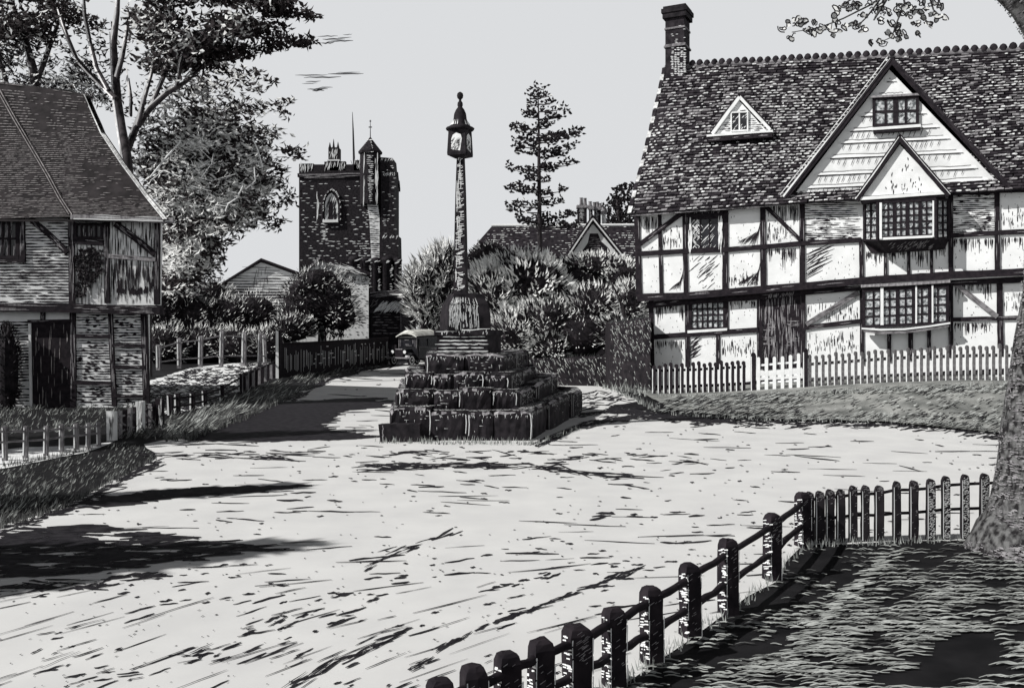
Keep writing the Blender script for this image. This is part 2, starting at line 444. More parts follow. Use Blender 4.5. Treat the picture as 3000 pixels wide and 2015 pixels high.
rutline([(0, 1720), (300, 1705), (480, 1680)], 0.10, 7, 80, 12)
rutline([(120, 2000), (420, 1960), (620, 1900)], 0.04, 6, 55, 30)
rutline([(430, 1335), (700, 1330), (950, 1335)], 0.08, 4, 80, 14)
rutline([(1100, 1325), (1400, 1335), (1700, 1340), (2100, 1350)], 0.06, 4, 70, 18)
rutline([(1800, 1500), (1700, 1510)], 0.05, 9, 50, 14)
# dark strokes painting the tree shadows onto the road
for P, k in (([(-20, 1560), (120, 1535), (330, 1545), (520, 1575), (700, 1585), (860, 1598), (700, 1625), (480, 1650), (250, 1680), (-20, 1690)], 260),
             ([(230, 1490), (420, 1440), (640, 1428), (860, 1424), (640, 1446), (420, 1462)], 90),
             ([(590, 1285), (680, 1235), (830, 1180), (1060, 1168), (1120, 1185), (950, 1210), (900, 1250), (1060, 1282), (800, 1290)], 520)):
    for x, y in sample(P, k): road_mark(x, y, R.uniform(60, 190), R.uniform(4, 9), 2 + R.gauss(0, 2))
# fine pulled lines at the right of the cross
rutline([(1690, 1215), (1800, 1205), (1900, 1212)], 0.25, 4, 60, 6)
rutline([(1590, 1295), (1690, 1250), (1790, 1225)], 0.35, 4, 50, 8)
rutline([(1780, 1232), (1900, 1222), (2060, 1230), (2150, 1236)], 0.3, 5, 45, 4)
for _ in range(150):
    x, y = sample(ROADPX, 1)[0]; s = 0.35 + 0.65 * sm((y - 1100) / 700); road_mark(x, y, R.uniform(90, 230) * (.4 + .6 * s), R.uniform(1.2, 2.6), road_ang(x, y) + R.gauss(0, 2))
for Pe, n_, up_ in (([(0, 1545), (200, 1480), (330, 1410), (460, 1340)], 150, 1), ([(560, 1284), (700, 1232), (800, 1186), (870, 1152), (960, 1104), (1050, 1079), (1150, 1067)], 200, 1),
                ([(1780, 1192), (1960, 1214), (2050, 1226), (2250, 1232), (2600, 1240), (2800, 1250), (2950, 1280)], 330, 0)):
    for _ in range(n_):
        k = R.randrange(len(Pe) - 1); t = R.random(); x, y = lerp(Pe[k][0], Pe[k + 1][0], t), lerp(Pe[k][1], Pe[k + 1][1], t)
        road_mark(x + R.uniform(-6, 24), y + abs(R.gauss(0, 8)) * (1 if y > 1170 else .5), R.uniform(12, 60), R.uniform(2, 4.5), R.gauss(4 if not up_ else 12, 7))
for x, y in sample([(1700, 1150), (1780, 1140), (1870, 1172), (1900, 1200), (1780, 1215), (1700, 1200)], 70): road_mark(x, y, R.uniform(14, 50), R.uniform(1.6, 3.2), R.gauss(8, 10))
tag(rm.build('ruts_and_shade_strokes', RUT_SHADE), 'dark ruts, mud and painted shadow streaks and chips scattered over the pale road', 'ruts', kind='stuff')

class BANK:
    n = V((0, 0, 1))
    def pix(s, px, py, off=0.0):
        Y = 15.0; k = (py - HY) / F; kx = (px - CX) / F
        while Y < 40 and EYE - k * Y > ground_h(kx * Y, Y) + .05: Y += .08
        return V((kx * Y, Y, ground_h(kx * Y, Y) + .03 + off))
BK = BANK()
bm_ = MB(); nx_, ny_ = 70, 26
for i in range(nx_ + 1):
    x = lerp(4.3, 32, i / nx_); ye = edge_y(x) - .3 + .18 * noise.noise(V((x * 1.3, 0, 0)))
    for j in range(ny_ + 1):
        y = ye + 11 * (j / ny_) ** 1.3; bm_.v.append(V((x, y, ground_h(x, y) + .035 + .02 * noise.noise(V((x * .9, y * .9, 3))) * min(1, j / 4))))
for i in range(nx_):
    for j in range(ny_):
        a = i * (ny_ + 1) + j; bm_.f.append((a, a + ny_ + 1, a + ny_ + 2, a + 1)); bm_.m.append(0); bm_.sm.append(True)
tag(bm_.build('grass_bank', BANKG), None, None, kind='structure')
bs = MB()
for x, y in sample([(1960, 1165), (2400, 1148), (2980, 1125), (2980, 1275), (2600, 1238), (2200, 1234), (1900, 1205)], 2000):
    f = sm((x - 2150) / 250); mid = abs(y - 1185) < 30 and x > 2350
    if mid and R.random() < .8: continue
    stroke(bs, BK, line(x - R.uniform(4, 13), y + 3, x + R.uniform(4, 13), y - 3, 3, 1), R.uniform(1.4, 2.6), 0.07, 0 if R.random() < .45 + .3 * f * R.random() else 1)
tag(bs.build('bank_grass', [BLADE, RUT_SHADE]), 'short pale and dark grass on the bank below the picket fence', 'grass', kind='stuff')

# ================================================================== grass (too fine to count)
mg = MB()
FG = [(2350, 1604), (2900, 1582), (3030, 1600), (3030, 2040), (1700, 2040), (1830, 1985), (2022, 1880), (2133, 1815), (2261, 1710)]
DARKP = [([(2180, 1850), (2330, 1850), (2370, 1900), (2320, 1915), (2200, 1905)], .93), ([(2720, 1880), (2800, 1850), (2890, 1855), (2960, 1890), (2930, 1960), (2880, 1975), (2780, 2020), (2650, 2015), (2660, 1960)], 1.0),
         ([(1950, 1950), (2130, 1900), (2200, 1930), (2060, 1990), (1850, 2010)], .7), ([(2380, 1620), (2480, 1640), (2350, 1720), (2230, 1760)], .6)]
for x, y in sample(FG, 3100):
    if any(inpoly(x, y, P) and R.random() < k for P, k in DARKP): continue  # dark bare patches stand in for shadows in the grass
    left = x < 2640 - (y - 1610) * 1.28
    cl = nz(x * 0.5, y * 1.6, 0.012, 3)
    if cl < -0.12 and R.random() < .8: continue
    if left and cl < 0.1 and R.random() < .5: continue
    y = round(y / 12) * 12 + R.uniform(-2.5, 2.5)
    Lp = (R.uniform(22, 60) if left else R.uniform(40, 110)) * (0.5 + 0.5 * sm((y - 1550) / 350))
    w = R.uniform(2.4, 4.2) * (0.45 + 0.65 * sm((y - 1550) / 350)); tilt = R.gauss(0, 2) + (2 if left else -3)
    pts = [(x + Lp * (t - .5), y - Lp * .08 * math.sin(math.pi * min(1, t * 1.25)) + tilt * (t - .5)) for t in (0, .25, .5, .75, 1)]
    stroke(mg, GR, pts, w, 0.015, 0 if R.random() < .66 else 1)
edge = [(2640, 1625), (2560, 1690), (2500, 1745), (2440, 1810), (2370, 1870), (2330, 1950)]
for (x0, y0), (x1, y1) in zip(edge, edge[1:]):
    for _ in range(28):
        t = R.random(); x = lerp(x0, x1, t) + R.gauss(-25, 16); y = lerp(y0, y1, t) + R.gauss(0, 8)
        stroke(mg, GR, line(x - 18, y + 2, x + 18, y - 3, 3, 2), 4, 0.02, 0)
tag(mg.build('mown_grass', [BLADE, BLADE2]), 'mown dark grass with pale flattened blades in the front corner', 'grass', kind='stuff')
tb = MB()
def tuftline(P, step, h, w, mi=0, n=3, pl=GR):
    for (x0, y0), (x1, y1) in zip(P, P[1:]):
        k = max(2, int(math.hypot(x1 - x0, y1 - y0) / step))
        blades(tb, [pl.pix(lerp(x0, x1, (i + R.random()) / k), lerp(y0, y1, (i + R.random()) / k) + R.uniform(-4, 4)) for i in range(k)], h, w, mi, 0.35, n)
tuftline([(1690, 2090), (1800, 2015), (1910, 1945), (2022, 1868), (2133, 1802), (2261, 1704), (2356, 1604)], 9, 0.085, 0.009, n=3)
tuftline([(2356, 1602), (2600, 1592), (2880, 1578)], 8, 0.08, 0.010)
tuftline([(1105, 1297), (1300, 1300), (1580, 1302)], 7, 0.13, 0.016)
tuftline([(1105, 1297), (1300, 1300), (1580, 1302)], 12, 0.10, 0.016, 1)
tuftline([(1580, 1302), (1700, 1255)], 9, 0.12, 0.016)
tuftline([(1790, 1138), (1850, 1150), (1910, 1160)], 6, 0.35, 0.035)
tuftline([(1915, 1162), (2250, 1160)], 8, 0.16, 0.025, 0, 2, BK)
tuftline([(2250, 1158), (2960, 1130)], 8, 0.16, 0.025, 0, 2, BK)
tuftline([(1545, 1130), (1640, 1128), (1720, 1118)], 7, 0.25, 0.03)
tuftline([(1720, 1124), (1800, 1145), (1870, 1178), (1930, 1206)], 5, 0.2, 0.03)
tuftline([(0, 1372), (258, 1322)], 7, 0.14, 0.014, 1)
tuftline([(-10, 1552), (200, 1484), (330, 1412), (460, 1342)], 5, 0.10, 0.014, 1)
tuftline([(480, 1292), (560, 1288), (700, 1236), (800, 1190), (870, 1156), (960, 1108), (1050, 1083), (1150, 1071)], 5, 0.22, 0.03, 1)
tuftline([(1960, 1214), (2250, 1232), (2600, 1238), (2800, 1248), (2950, 1276)], 5, 0.13, 0.02, 0, 2)
tag(tb.build('grass_tufts', [BLADE, BLADE2]), 'thin upright grass tufts along fences, steps and hedges', 'grass', kind='stuff')
vg = MB()
VERGE = [(-20, 1385), (130, 1352), (258, 1328), (360, 1296), (460, 1335), (330, 1408), (200, 1478), (-20, 1550)]
for x, y in sample(VERGE, 1500):
    p = G(x, y); dk = nz(x, y * 2, .015, 5) < -.05
    if dk and R.random() < .75: continue
    e = sm((y - (1385 - .1 * x)) / 100)
    d = V((R.uniform(.1, .9), R.uniform(-.3, .3), R.uniform(.4, 1))).normalized(); s = d.cross(V((.2, -1, .3))).normalized()
    vg.leaf(p, d, s, R.uniform(.04, .11) * (1 + .5 * e), R.uniform(.010, .018), 1 if R.random() < .72 else 0)
VERGE2 = [(470, 1240), (700, 1160), (816, 1112), (880, 1100), (1000, 1085), (1060, 1078), (960, 1102), (870, 1150), (700, 1230), (560, 1282), (470, 1288)]
for x, y in sample(VERGE2, 1300):
    p = G(x, y)
    if nz(x, y * 2, .02, 6) < -.1 and R.random() < .8: continue
    d = V((R.uniform(.2, 1), R.uniform(-.2, .5), R.uniform(.2, .7))).normalized(); s = d.cross(V((.1, -1, .4))).normalized()
    vg.leaf(p, d, s, R.uniform(.15, .42), R.uniform(.014, .026), 1 if R.random() < .6 else 0)
for x, y in sample([(-20, 1190), (120, 1185), (330, 1190), (330, 1240), (270, 1262), (-20, 1275)], 1300):
    p = G(x, y)
    if nz(x, y * 2, .02, 8) < -.02 and R.random() < .85: continue
    d = V((R.uniform(-.2, .8), R.uniform(-.4, .2), R.uniform(.2, .9))).normalized(); s = d.cross(V((.1, -1, .2))).normalized()
    vg.leaf(p, d, s, R.uniform(.09, .22), R.uniform(.012, .024), 1 if R.random() < .6 else 0)
for x, y in sample([(330, 1175), (470, 1170), (520, 1225), (470, 1290), (330, 1290)], 260):
    p = G(x, y); d = V((R.uniform(-.2, .8), 0, R.uniform(.2, .9))).normalized(); vg.leaf(p, d, d.cross(V((.1, -1, .2))).normalized(), R.uniform(.12, .3), .03, 1)
tag(vg.build('verge_grass', [BLADE, BLADE2]), 'dark rough grass verges beside the left edge of the road', 'grass', kind='stuff')
gc = MB()
for x, y in sample([(425, 1125), (560, 1080), (700, 1064), (812, 1060), (812, 1098), (690, 1150), (600, 1190), (500, 1214), (445, 1200)], 650):
    s = 1.3 - .5 * sm((1190 - y) / 120)
    pts = [(x + 11 * s * (t - .5) * 2, y + 3.5 * math.sin(t * 3.1) + R.uniform(-1, 1)) for t in (0, .33, .66, 1)]
    stroke(gc, GR, pts, R.uniform(2, 3.6), .014, 0)
tag(gc.build('ground_cover', [RUT_SHADE]), 'low dark creeping plants on the pale garden beside the left cottage', 'ground cover', kind='stuff')

# ================================================================== market cross
mc = thing('market_cross', 'tall stone market cross with lantern head standing on stepped dark blocks', 'market cross', G(1345, 1245))
def tier(FL, FR, RE, yf, yr, z0, z1, nf, nr, z1r=None):
    xl, xr, xe = (FL - CX) / F * yf, (FR - CX) / F * yf, (RE - CX) / F * yr
    z1r = z1 if z1r is None else z1r
    a, b, c = V((xl, yf, 0)), V((xr, yf, 0)), V((xe, yr, 0))
    d = V((xe - .5, yr + .9, 0)); e_ = V((xl * (yr - .4) / yf * .965, yr - .4, 0))
    P = [a, b, c, d, e_]; cen = sum(P, V((0, 0, 0))) / 5
    core = MB(); ins = [p + (cen - p) * .06 + V((0, 0, z0)) for p in P]
    core.prism(ins, V((0, 0, z1 - z0 - .03))); st = core.build('step', STONE, mc)
    def run(p, q, k, zt0, zt1, big=True):
        t = 0; cuts = sorted([0, 1] + [(i + R.uniform(-.22, .22)) / k for i in range(1, k)])
        dr = (q - p).normalized(); nrm = V((dr.y, -dr.x, 0))
        if nrm.dot(p - cen) < 0: nrm = -nrm
        for t0, t1 in zip(cuts, cuts[1:]):
            m0, m1 = p.lerp(q, t0), p.lerp(q, t1); ln = (m1 - m0).length; ho = R.uniform(-.05, .08)
            zt = lerp(zt0, zt1, (t0 + t1) / 2) + R.uniform(-.05, .05); dep = .42
            bl = MB(); N = 7
            def edge_pts(o, z, j): return [m0.lerp(m1, .012 + .976 * i / N) + nrm * (ho + o + R.uniform(-j, j) - (.035 if i in (0, N) else 0)) + V((0, 0, z + R.uniform(-j, j) * 1.4 - (.03 if i in (0, N) and z > z0 + .1 else 0))) for i in range(N + 1)]
            rows = [edge_pts(.0, z0, .012), edge_pts(.015, lerp(z0, zt, .5), .018), edge_pts(0, zt - .045, .014), edge_pts(-.04, zt, .014), edge_pts(-dep, zt + .01, .01), edge_pts(-dep, z0, .0)]
            for r in range(len(rows) - 1):
                for i in range(N): bl.quad(rows[r][i], rows[r][i + 1], rows[r + 1][i + 1], rows[r + 1][i], 2 if (r == 2 and R.random() < .55) else 0)
            for side in (0, N): bl.add([rw[side] for rw in rows], [tuple(range(len(rows)))], 0)
            # pale worn arris and scratches
            for i in range(int(ln * 22)):
                q0 = m0.lerp(m1, R.random()) + nrm * (ho + .03) ; hh = R.uniform(.02, .08); zz = zt - R.uniform(.03, .09)
                bl.add([q0 + V((0, 0, zz)), q0 + dr * .012 + V((0, 0, zz)), q0 + dr * R.uniform(-.02, .03) + V((0, 0, zz - hh))], [(0, 1, 2)], 1)
            for i in range(int(ln * R.choice([0, 6, 22]))):
                q0 = m0.lerp(m1, R.uniform(.1, .9)) + nrm * (ho + .032); zz = R.uniform(z0 + .06, zt - .08); l = R.uniform(.03, .1); v = R.random() < .4
                dd = V((0, 0, -l)) if v else dr * l; ww = (dr if v else V((0, 0, 1))) * .011
                bl.add([q0 + V((0, 0, zz)), q0 + ww + V((0, 0, zz)), q0 + dd + ww * .6 + V((0, 0, zz))], [(0, 1, 2)], 1)
            for sgn, mm in ((1, m0), (-1, m1)):
                if R.random() < .55:
                    q0 = mm + dr * sgn * .03 + nrm * (ho + .034); zb = z0 + R.uniform(0, .15); w_ = dr * .013
                    bl.add([q0 + V((0, 0, zt - .05)), q0 + w_ + V((0, 0, zt - .05)), q0 + w_ * 1.4 + dr * .01 + V((0, 0, lerp(zb, zt, .5))), q0 + w_ + V((0, 0, zb)), q0 + V((0, 0, zb)), q0 + dr * .01 + V((0, 0, lerp(zb, zt, .5)))], [(0, 1, 2, 3, 4, 5)], 1)
            # pale flecks painting sunlight onto the tread
            for i in range(int(ln * 85)):
                q0 = m0.lerp(m1, R.random()) + nrm * (ho - R.uniform(.03, .3)) + V((0, 0, zt + .02)); l = R.uniform(.03, .09); an = R.uniform(-.5, .5)
                dd = V((math.cos(an), math.sin(an), 0)) * l; bl.add([q0, q0 + dd * .5 + V((.004, .014, 0)), q0 + dd, q0 + dd * .5 - V((.004, .014, 0))], [(0, 1, 2, 3)], 1)
            bl.build('stone_block', [STONE, CHALK, GREY], st)
    run(a, b, nf, z1, z1); run(b, c, nr, z1, z1r); run(e_, a, 2, z1, z1); run(c, d, 2, z1r, z1); run(d, e_, 3, z1, z1)
    return st
tier(1152, 1558, 1700, 17.3, 23.3, 0, .60, 4, 3, .63)
tier(1165, 1515, 1635, 17.8, 23.0, .55, .93, 4, 3, .96)
tier(1185, 1490, 1572, 18.2, 22.2, .9, 1.23, 4, 2, 1.27)
tier(1247, 1476, 1546, 18.6, 22.0, 1.2, 1.63, 2, 2, 1.66)
# loose low block at the front left foot
lb = MB(); A_ = G(1112, 1296); B_ = G(1232, 1296)
lb.box((A_ + B_) / 2 + V((0, .28, .16)), V(((B_ - A_).length / 2, 0, 0)), V((0, .26, 0)), V((0, 0, .17)), 0, .03)
for i in range(40):
    q = A_.lerp(B_, R.random()) + V((0, R.uniform(.02, .4), .345)); lb.add([q, q + V((.05, .01, 0)), q + V((.02, .03, 0))], [(0, 1, 2)], 1)
for i in range(8):
    q = A_ + V((.05 + R.uniform(0, .02), -.004, i * .04)); lb.add([q, q + V((.016, 0, 0)), q + V((.012, 0, .05)), q + V((-.004, 0, .05))], [(0, 1, 2, 3)], 1)
tag(lb.build('stone_block', [STONE, GREY]), 'low dark stone block at the front left foot of the market cross', 'stone block')
# plinth of coursed brick
pb = MB(); y0 = 18.9
xl, xr, xe = (1280 - CX) / F * y0, (1428 - CX) / F * y0, (1468 - CX) / F * 19.45
P = [V((xl, y0, 1.6)), V((xr, y0, 1.6)), V((xe, 19.45, 1.6)), V((xe - .2, 20.2, 1.6)), V((xl - .1, 20.1, 1.6))]
pb.prism(P, V((0, 0, .44)))
pf = PL(P[0], V((0, -1, 0))); hatch(pb, pf, [(1290, 985), (1418, 985), (1420, 1034), (1288, 1036)], 0, 90, 26, 2.6, .004, 1, rows=10.5)
plinth = pb.build('plinth', [STONE, CHALK], mc)
pc = MB(); cen = sum(P, V((0, 0, 0))) / 5
top = [p + (p - cen) * .07 + V((R.uniform(-.02, .02), 0, .44)) for p in P]; pc.prism(top, V((0, 0, .11)))
pcf = PL(top[0], V((0, -1, 0)))
stroke(pc, pcf, line(1276, 971, 1436, 963, 7, 2), 3, .004, 1); hatch(pc, pcf, [(1282, 968), (1430, 962), (1430, 976), (1282, 980)], 80, 20, 9, 2, .004, 1)
pc.build('coping', [STONE, CHALK], plinth)
# socket stone, square with chamfered shoulders
sk = MB(); c0 = W(1362, 970, 19.35); rot = math.pi / 4 + .28
sk.lathe(V((c0.x, c0.y, 0)), [(.66, 2.13), (.65, 2.45), (.60, 2.7), (.47, 2.86), (.44, 2.93), (.25, 2.95)], 4, 0, rot, False)
SKP = [(.66, 2.13), (.65, 2.45), (.60, 2.7), (.47, 2.86), (.44, 2.93)]
def skpt(k, u, z):
    r = SKP[-1][0]
    for (r0, z0_), (r1, z1_) in zip(SKP, SKP[1:]):
        if z0_ <= z <= z1_: r = lerp(r0, r1, (z - z0_) / (z1_ - z0_))
    a0, a1 = rot + k * math.pi / 2, rot + (k + 1) * math.pi / 2
    return V((c0.x, c0.y, z)) + (V((math.cos(a0), math.sin(a0), 0)) * r).lerp(V((math.cos(a1), math.sin(a1), 0)) * r, u) * 1.012
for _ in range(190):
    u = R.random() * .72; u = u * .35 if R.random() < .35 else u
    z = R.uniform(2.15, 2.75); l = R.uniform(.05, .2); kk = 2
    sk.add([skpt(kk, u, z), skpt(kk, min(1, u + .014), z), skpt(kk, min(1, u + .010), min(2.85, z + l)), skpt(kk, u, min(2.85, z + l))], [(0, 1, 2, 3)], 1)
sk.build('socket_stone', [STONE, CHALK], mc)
# shaft: tapering square set cornerwise
sh = MB(); c0 = W(1350, 870, 19.3)
rb, rt = .195, .10
prof = [(rb, 2.93), (rb * .95, 3.3), (rb * .85, 4.2), (rb * .72, 5.1), (rt * 1.1, 5.8), (rt, 5.97)]
sh.lathe(V((c0.x, c0.y, 0)), prof, 4, 0, .28 + math.pi / 4 * 0 + .35, False)
for i in range(170):       # pale strokes painting sunlight onto the left face
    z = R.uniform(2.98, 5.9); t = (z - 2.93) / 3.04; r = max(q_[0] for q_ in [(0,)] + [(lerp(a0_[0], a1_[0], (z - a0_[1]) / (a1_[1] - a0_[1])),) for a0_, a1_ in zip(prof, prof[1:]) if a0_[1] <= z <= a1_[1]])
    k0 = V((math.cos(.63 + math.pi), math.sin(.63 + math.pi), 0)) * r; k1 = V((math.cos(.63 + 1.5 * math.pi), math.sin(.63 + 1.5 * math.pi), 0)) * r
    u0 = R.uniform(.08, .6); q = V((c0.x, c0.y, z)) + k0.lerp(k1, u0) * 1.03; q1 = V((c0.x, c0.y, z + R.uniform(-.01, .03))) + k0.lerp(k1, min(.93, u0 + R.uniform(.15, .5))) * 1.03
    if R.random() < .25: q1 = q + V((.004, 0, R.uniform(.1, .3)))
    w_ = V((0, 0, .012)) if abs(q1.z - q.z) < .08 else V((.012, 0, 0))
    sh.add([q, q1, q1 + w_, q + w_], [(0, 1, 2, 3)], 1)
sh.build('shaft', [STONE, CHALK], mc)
# lantern head
hd = MB(); hc = V((W(1348, 420, 19.3).x, 19.3, 0)); zb = 2.2 + (960 - 458) / F * 19.3; zt = 2.2 + (960 - 382) / F * 19.3
hd.lathe(hc, [(.10, zb - .05), (.30, zb), (.305, zb + .05), (.275, zt - .05), (.27, zt)], 4, 0, .45, False)
head = hd.build('lantern_head', [STONE], mc)
pn = MB()
for k in range(4):
    a0, a1 = .45 + k * math.pi / 2, .45 + (k + 1) * math.pi / 2
    def cp(u, z, o=1.012):
        r = lerp(.305, .272, (z - zb) / (zt - zb)) * o
        return hc + V((math.cos(a0) * r, math.sin(a0) * r, 0)).lerp(V((math.cos(a1) * r, math.sin(a1) * r, 0)), u) + V((0, 0, z))
    arch = [cp(.22, zb + .12), cp(.70, zb + .08), cp(.80, zb + .34), cp(.74, zb + .43), cp(.5, zb + .48), cp(.28, zb + .43), cp(.2, zb + .34)]
    pn.add(arch, [tuple(range(7))], 0)
    for i in range(34):
        u, z = R.uniform(.18, .6), R.uniform(zb + .08, zb + .3); pn.add([cp(u, z, 1.03), cp(u + .03, z, 1.03), cp(u + .18, z + .09, 1.03)], [(0, 1, 2)], 1)
pn.build('carved_panel', [CHALK, STONE], head)
cp_ = MB(); k = 19.3 / F
cp_.lathe(hc, [(.30, zt), (.315, zt + .04), (.22, zt + .08), (.165, zt + .18), (.145, zt + .24), (.14, zt + .28), (.13, zt + .36), (.09, zt + .45), (.05, zt + .50)], 12, 0)
for i in range(40):
    a = R.uniform(0, 6.28); r0, r1 = .22, .165; d = V((math.cos(a), math.sin(a), 0)); w_ = V((-d.y, d.x, 0)) * .012
    cp_.add([hc + d * r0 * 1.04 + V((0, 0, zt + .09)) - w_, hc + d * r0 * 1.04 + V((0, 0, zt + .09)) + w_, hc + d * r1 * 1.04 + V((0, 0, zt + .21))], [(0, 1, 2)], 1)
cp_.build('cap', [STONE, CHALK], mc)
fi = MB(); fi.lathe(hc, [(.04, zt + .48), (.06, zt + .54), (.055, zt + .6), (.03, zt + .63), (.025, zt + .66), (.06, zt + .70), (.07, zt + .75), (.06, zt + .80), (.02, zt + .83)], 12, 0)
fi.build('finial', STONE, mc)
# ================================================================== timber-framed house on the right
NB = V((.44, .898, 0)).normalized()           # away from the street
FD = V((NB.y, -NB.x, 0))                      # along the front, to the right
UP = PL(W(1862, 740, 31.0), -NB)
LO = PL(W(1862, 740, 31.0) + NB * .30, -NB)
house = thing('timber_framed_house', 'long black and white timber-framed house with tall tiled roof on the right', 'house', V((UP.pix(1866, 870).x, UP.pix(1866, 870).y, 0)))
hw = MB()
up_poly = [UP.pix(x, y) for x, y in ((1864, 612), (3150, 540), (3150, 800), (1866, 872))]
hw.prism(up_poly, NB * .25)
lo_b = [LO.pix(1905, 880), LO.pix(3150, 812)]; lo = [V((p.x, p.y, -.1)) for p in lo_b]
hw.prism([lo_b[0], lo_b[1], lo[1], lo[0]], NB * .25)
# end wall and back wall
E0 = UP.pix(1864, 612); E1 = E0 + NB * 8.2
E0l = V((E0.x, E0.y, 0)); ridge0 = W(1950, 200, 34.6)
bl0 = LO.pix(1905, 880); bl0 = V((bl0.x, bl0.y, 0)) + NB * .26
hw.prism([V((E0.x, E0.y, 3.3)) + NB * .26, E0 + NB * .26, E0 + NB * 4.0 + V((0, 0, 5.4)), E1, V((E1.x, E1.y, -.1)), V((bl0.x, bl0.y, -.1)), V((bl0.x, bl0.y, 3.3))], FD * .2)
E2 = UP.pix(3150, 540) + NB * 8.2
hw.prism([E1, E2, V((E2.x, E2.y, -.1)), V((E1.x, E1.y, -.1))], -NB * .2)
# hatching scratched in the plaster: stroke patches of each panel
def panel(pl, P, style):
    x0 = min(p[0] for p in P); x1 = max(p[0] for p in P); y0 = min(p[1] for p in P); y1 = max(p[1] for p in P)
    if style == 'top_streaks':    # vertical streaks below the top rail
        for _ in range(int((x1 - x0) * .5)):
            x = R.uniform(x0 + 2, x1 - 2); t = nz(x, y0, .05, 2); l = (y1 - y0) * R.uniform(.15, .45) * (1 + t)
            stroke(hw, pl, line(x, y0 + R.uniform(2, 6), x + R.uniform(-1, 1), y0 + l, 3, .5), R.uniform(1.4, 2.4), .006, 1)
    if style == 'diag':    # slanting patch in the lower corner
        for i in range(int((x1 - x0) * .22)):
            t = i / ((x1 - x0) * .22); x = lerp(x0 + .35 * (x1 - x0), x1, t); l = (y1 - y0) * (.2 + .5 * t)
            stroke(hw, pl, line(x - 4, y1 - 4 - R.uniform(0, 8), min(x1, x + l * .6), y1 - l, 3, 1), R.uniform(1.4, 2.4), .006, 1)
    if style == 'diag_l':
        for i in range(22):
            y = lerp(y1 - 3, y0 + .25 * (y1 - y0), i / 22) + R.uniform(-2, 2)
            stroke(hw, pl, line(x0 + 2, y, x0 + (x1 - x0) * R.uniform(.25, .55) , y - (y1 - y0) * R.uniform(.2, .4), 3, 1), R.uniform(1.8, 3), .006, 1)
    if style == 'patch':
        cx, cy = lerp(x0, x1, .5), lerp(y0, y1, .5)
        for _ in range(34):
            x, y = R.gauss(cx, (x1 - x0) * .15), R.gauss(cy, (y1 - y0) * .18); l = R.uniform(8, 24)
            if inpoly(x, y, P): stroke(hw, pl, line(x - l * .5, y + l * .45, x + l * .5, y - l * .45, 3, 1), R.uniform(1.5, 3), .006, 1)
    if style == 'brick':
        hatch(hw, pl, P, 1, int((x1 - x0) * (y1 - y0) * .017), 30, 2.2, .006, 1, dens=lambda x, y: .45 + .9 * (nz(x, y, .022, 4) > 0), rows=6)
        hatch(hw, pl, P, 2, int((x1 - x0) * (y1 - y0) * .006), 18, 5, .006, 1, dens=lambda x, y: (nz(x, y, .03, 9) > .05), rows=6)
    if style == 'low':
        for _ in range(int((x1 - x0) * .45)):
            x = R.uniform(x0 + 3, x1 - 3); l = R.uniform(6, 26); yb = y1 - R.uniform(2, (y1 - y0) * .55)
            stroke(hw, pl, line(x, yb - l, x, yb, 3, .6), R.uniform(1.3, 2.2), .006, 1)
    for x, y in sample(P, int((x1 - x0) * (y1 - y0) * .0016) + 3):
        stroke(hw, pl, line(x, y, x + R.uniform(-2, 2), y + R.uniform(2, 7), 3, .3), 1.5, .006, 1)
for P, st in (([(1874, 635), (1928, 632), (1928, 738), (1874, 742)], 'top_streaks'), ([(1940, 632), (1998, 628), (1998, 735), (1940, 738)], 'low'),
              ([(1874, 752), (1928, 748), (1930, 858), (1876, 860)], 'none'), ([(1943, 748), (2000, 745), (2002, 855), (1945, 857)], 'diag'),
              ([(2012, 742), (2117, 738), (2117, 845), (2015, 850)], 'patch'), ([(2133, 622), (2226, 618), (2226, 718), (2133, 722)], 'diag'),
              ([(2133, 738), (2226, 734), (2226, 838), (2133, 842)], 'diag'), ([(2133, 800), (2226, 796), (2226, 838), (2133, 842)], 'low'),
              ([(2244, 603), (2340, 598), (2340, 708), (2244, 714)], 'top_streaks'), ([(2244, 640), (2320, 638), (2320, 708), (2244, 714)], 'low'),
              ([(2243, 730), (2340, 724), (2340, 825), (2243, 830)], 'top_streaks'), ([(2360, 592), (2512, 578), (2512, 695), (2360, 702)], 'brick'),
              ([(2360, 720), (2515, 712), (2515, 812), (2360, 820)], 'diag_l'), ([(2792, 572), (2912, 565), (2912, 675), (2792, 685)], 'brick'),
              ([(2792, 700), (2912, 695), (2912, 785), (2792, 792)], 'top_streaks'), ([(2932, 565), (3000, 562), (3000, 670), (2932, 675)], 'low'), ([(2932, 695), (3000, 692), (3000, 780), (2932, 785)], 'top_streaks'),
              ([(2535, 735), (2588, 735), (2588, 808), (2535, 812)], 'top_streaks'), ([(2600, 735), (2656, 735), (2656, 806), (2600, 808)], 'top_streaks'),
              ([(2668, 735), (2722, 732), (2722, 802), (2668, 805)], 'top_streaks'), ([(2736, 725), (2775, 715), (2775, 798), (2736, 802)], 'top_streaks')):
    panel(UP, P, st)
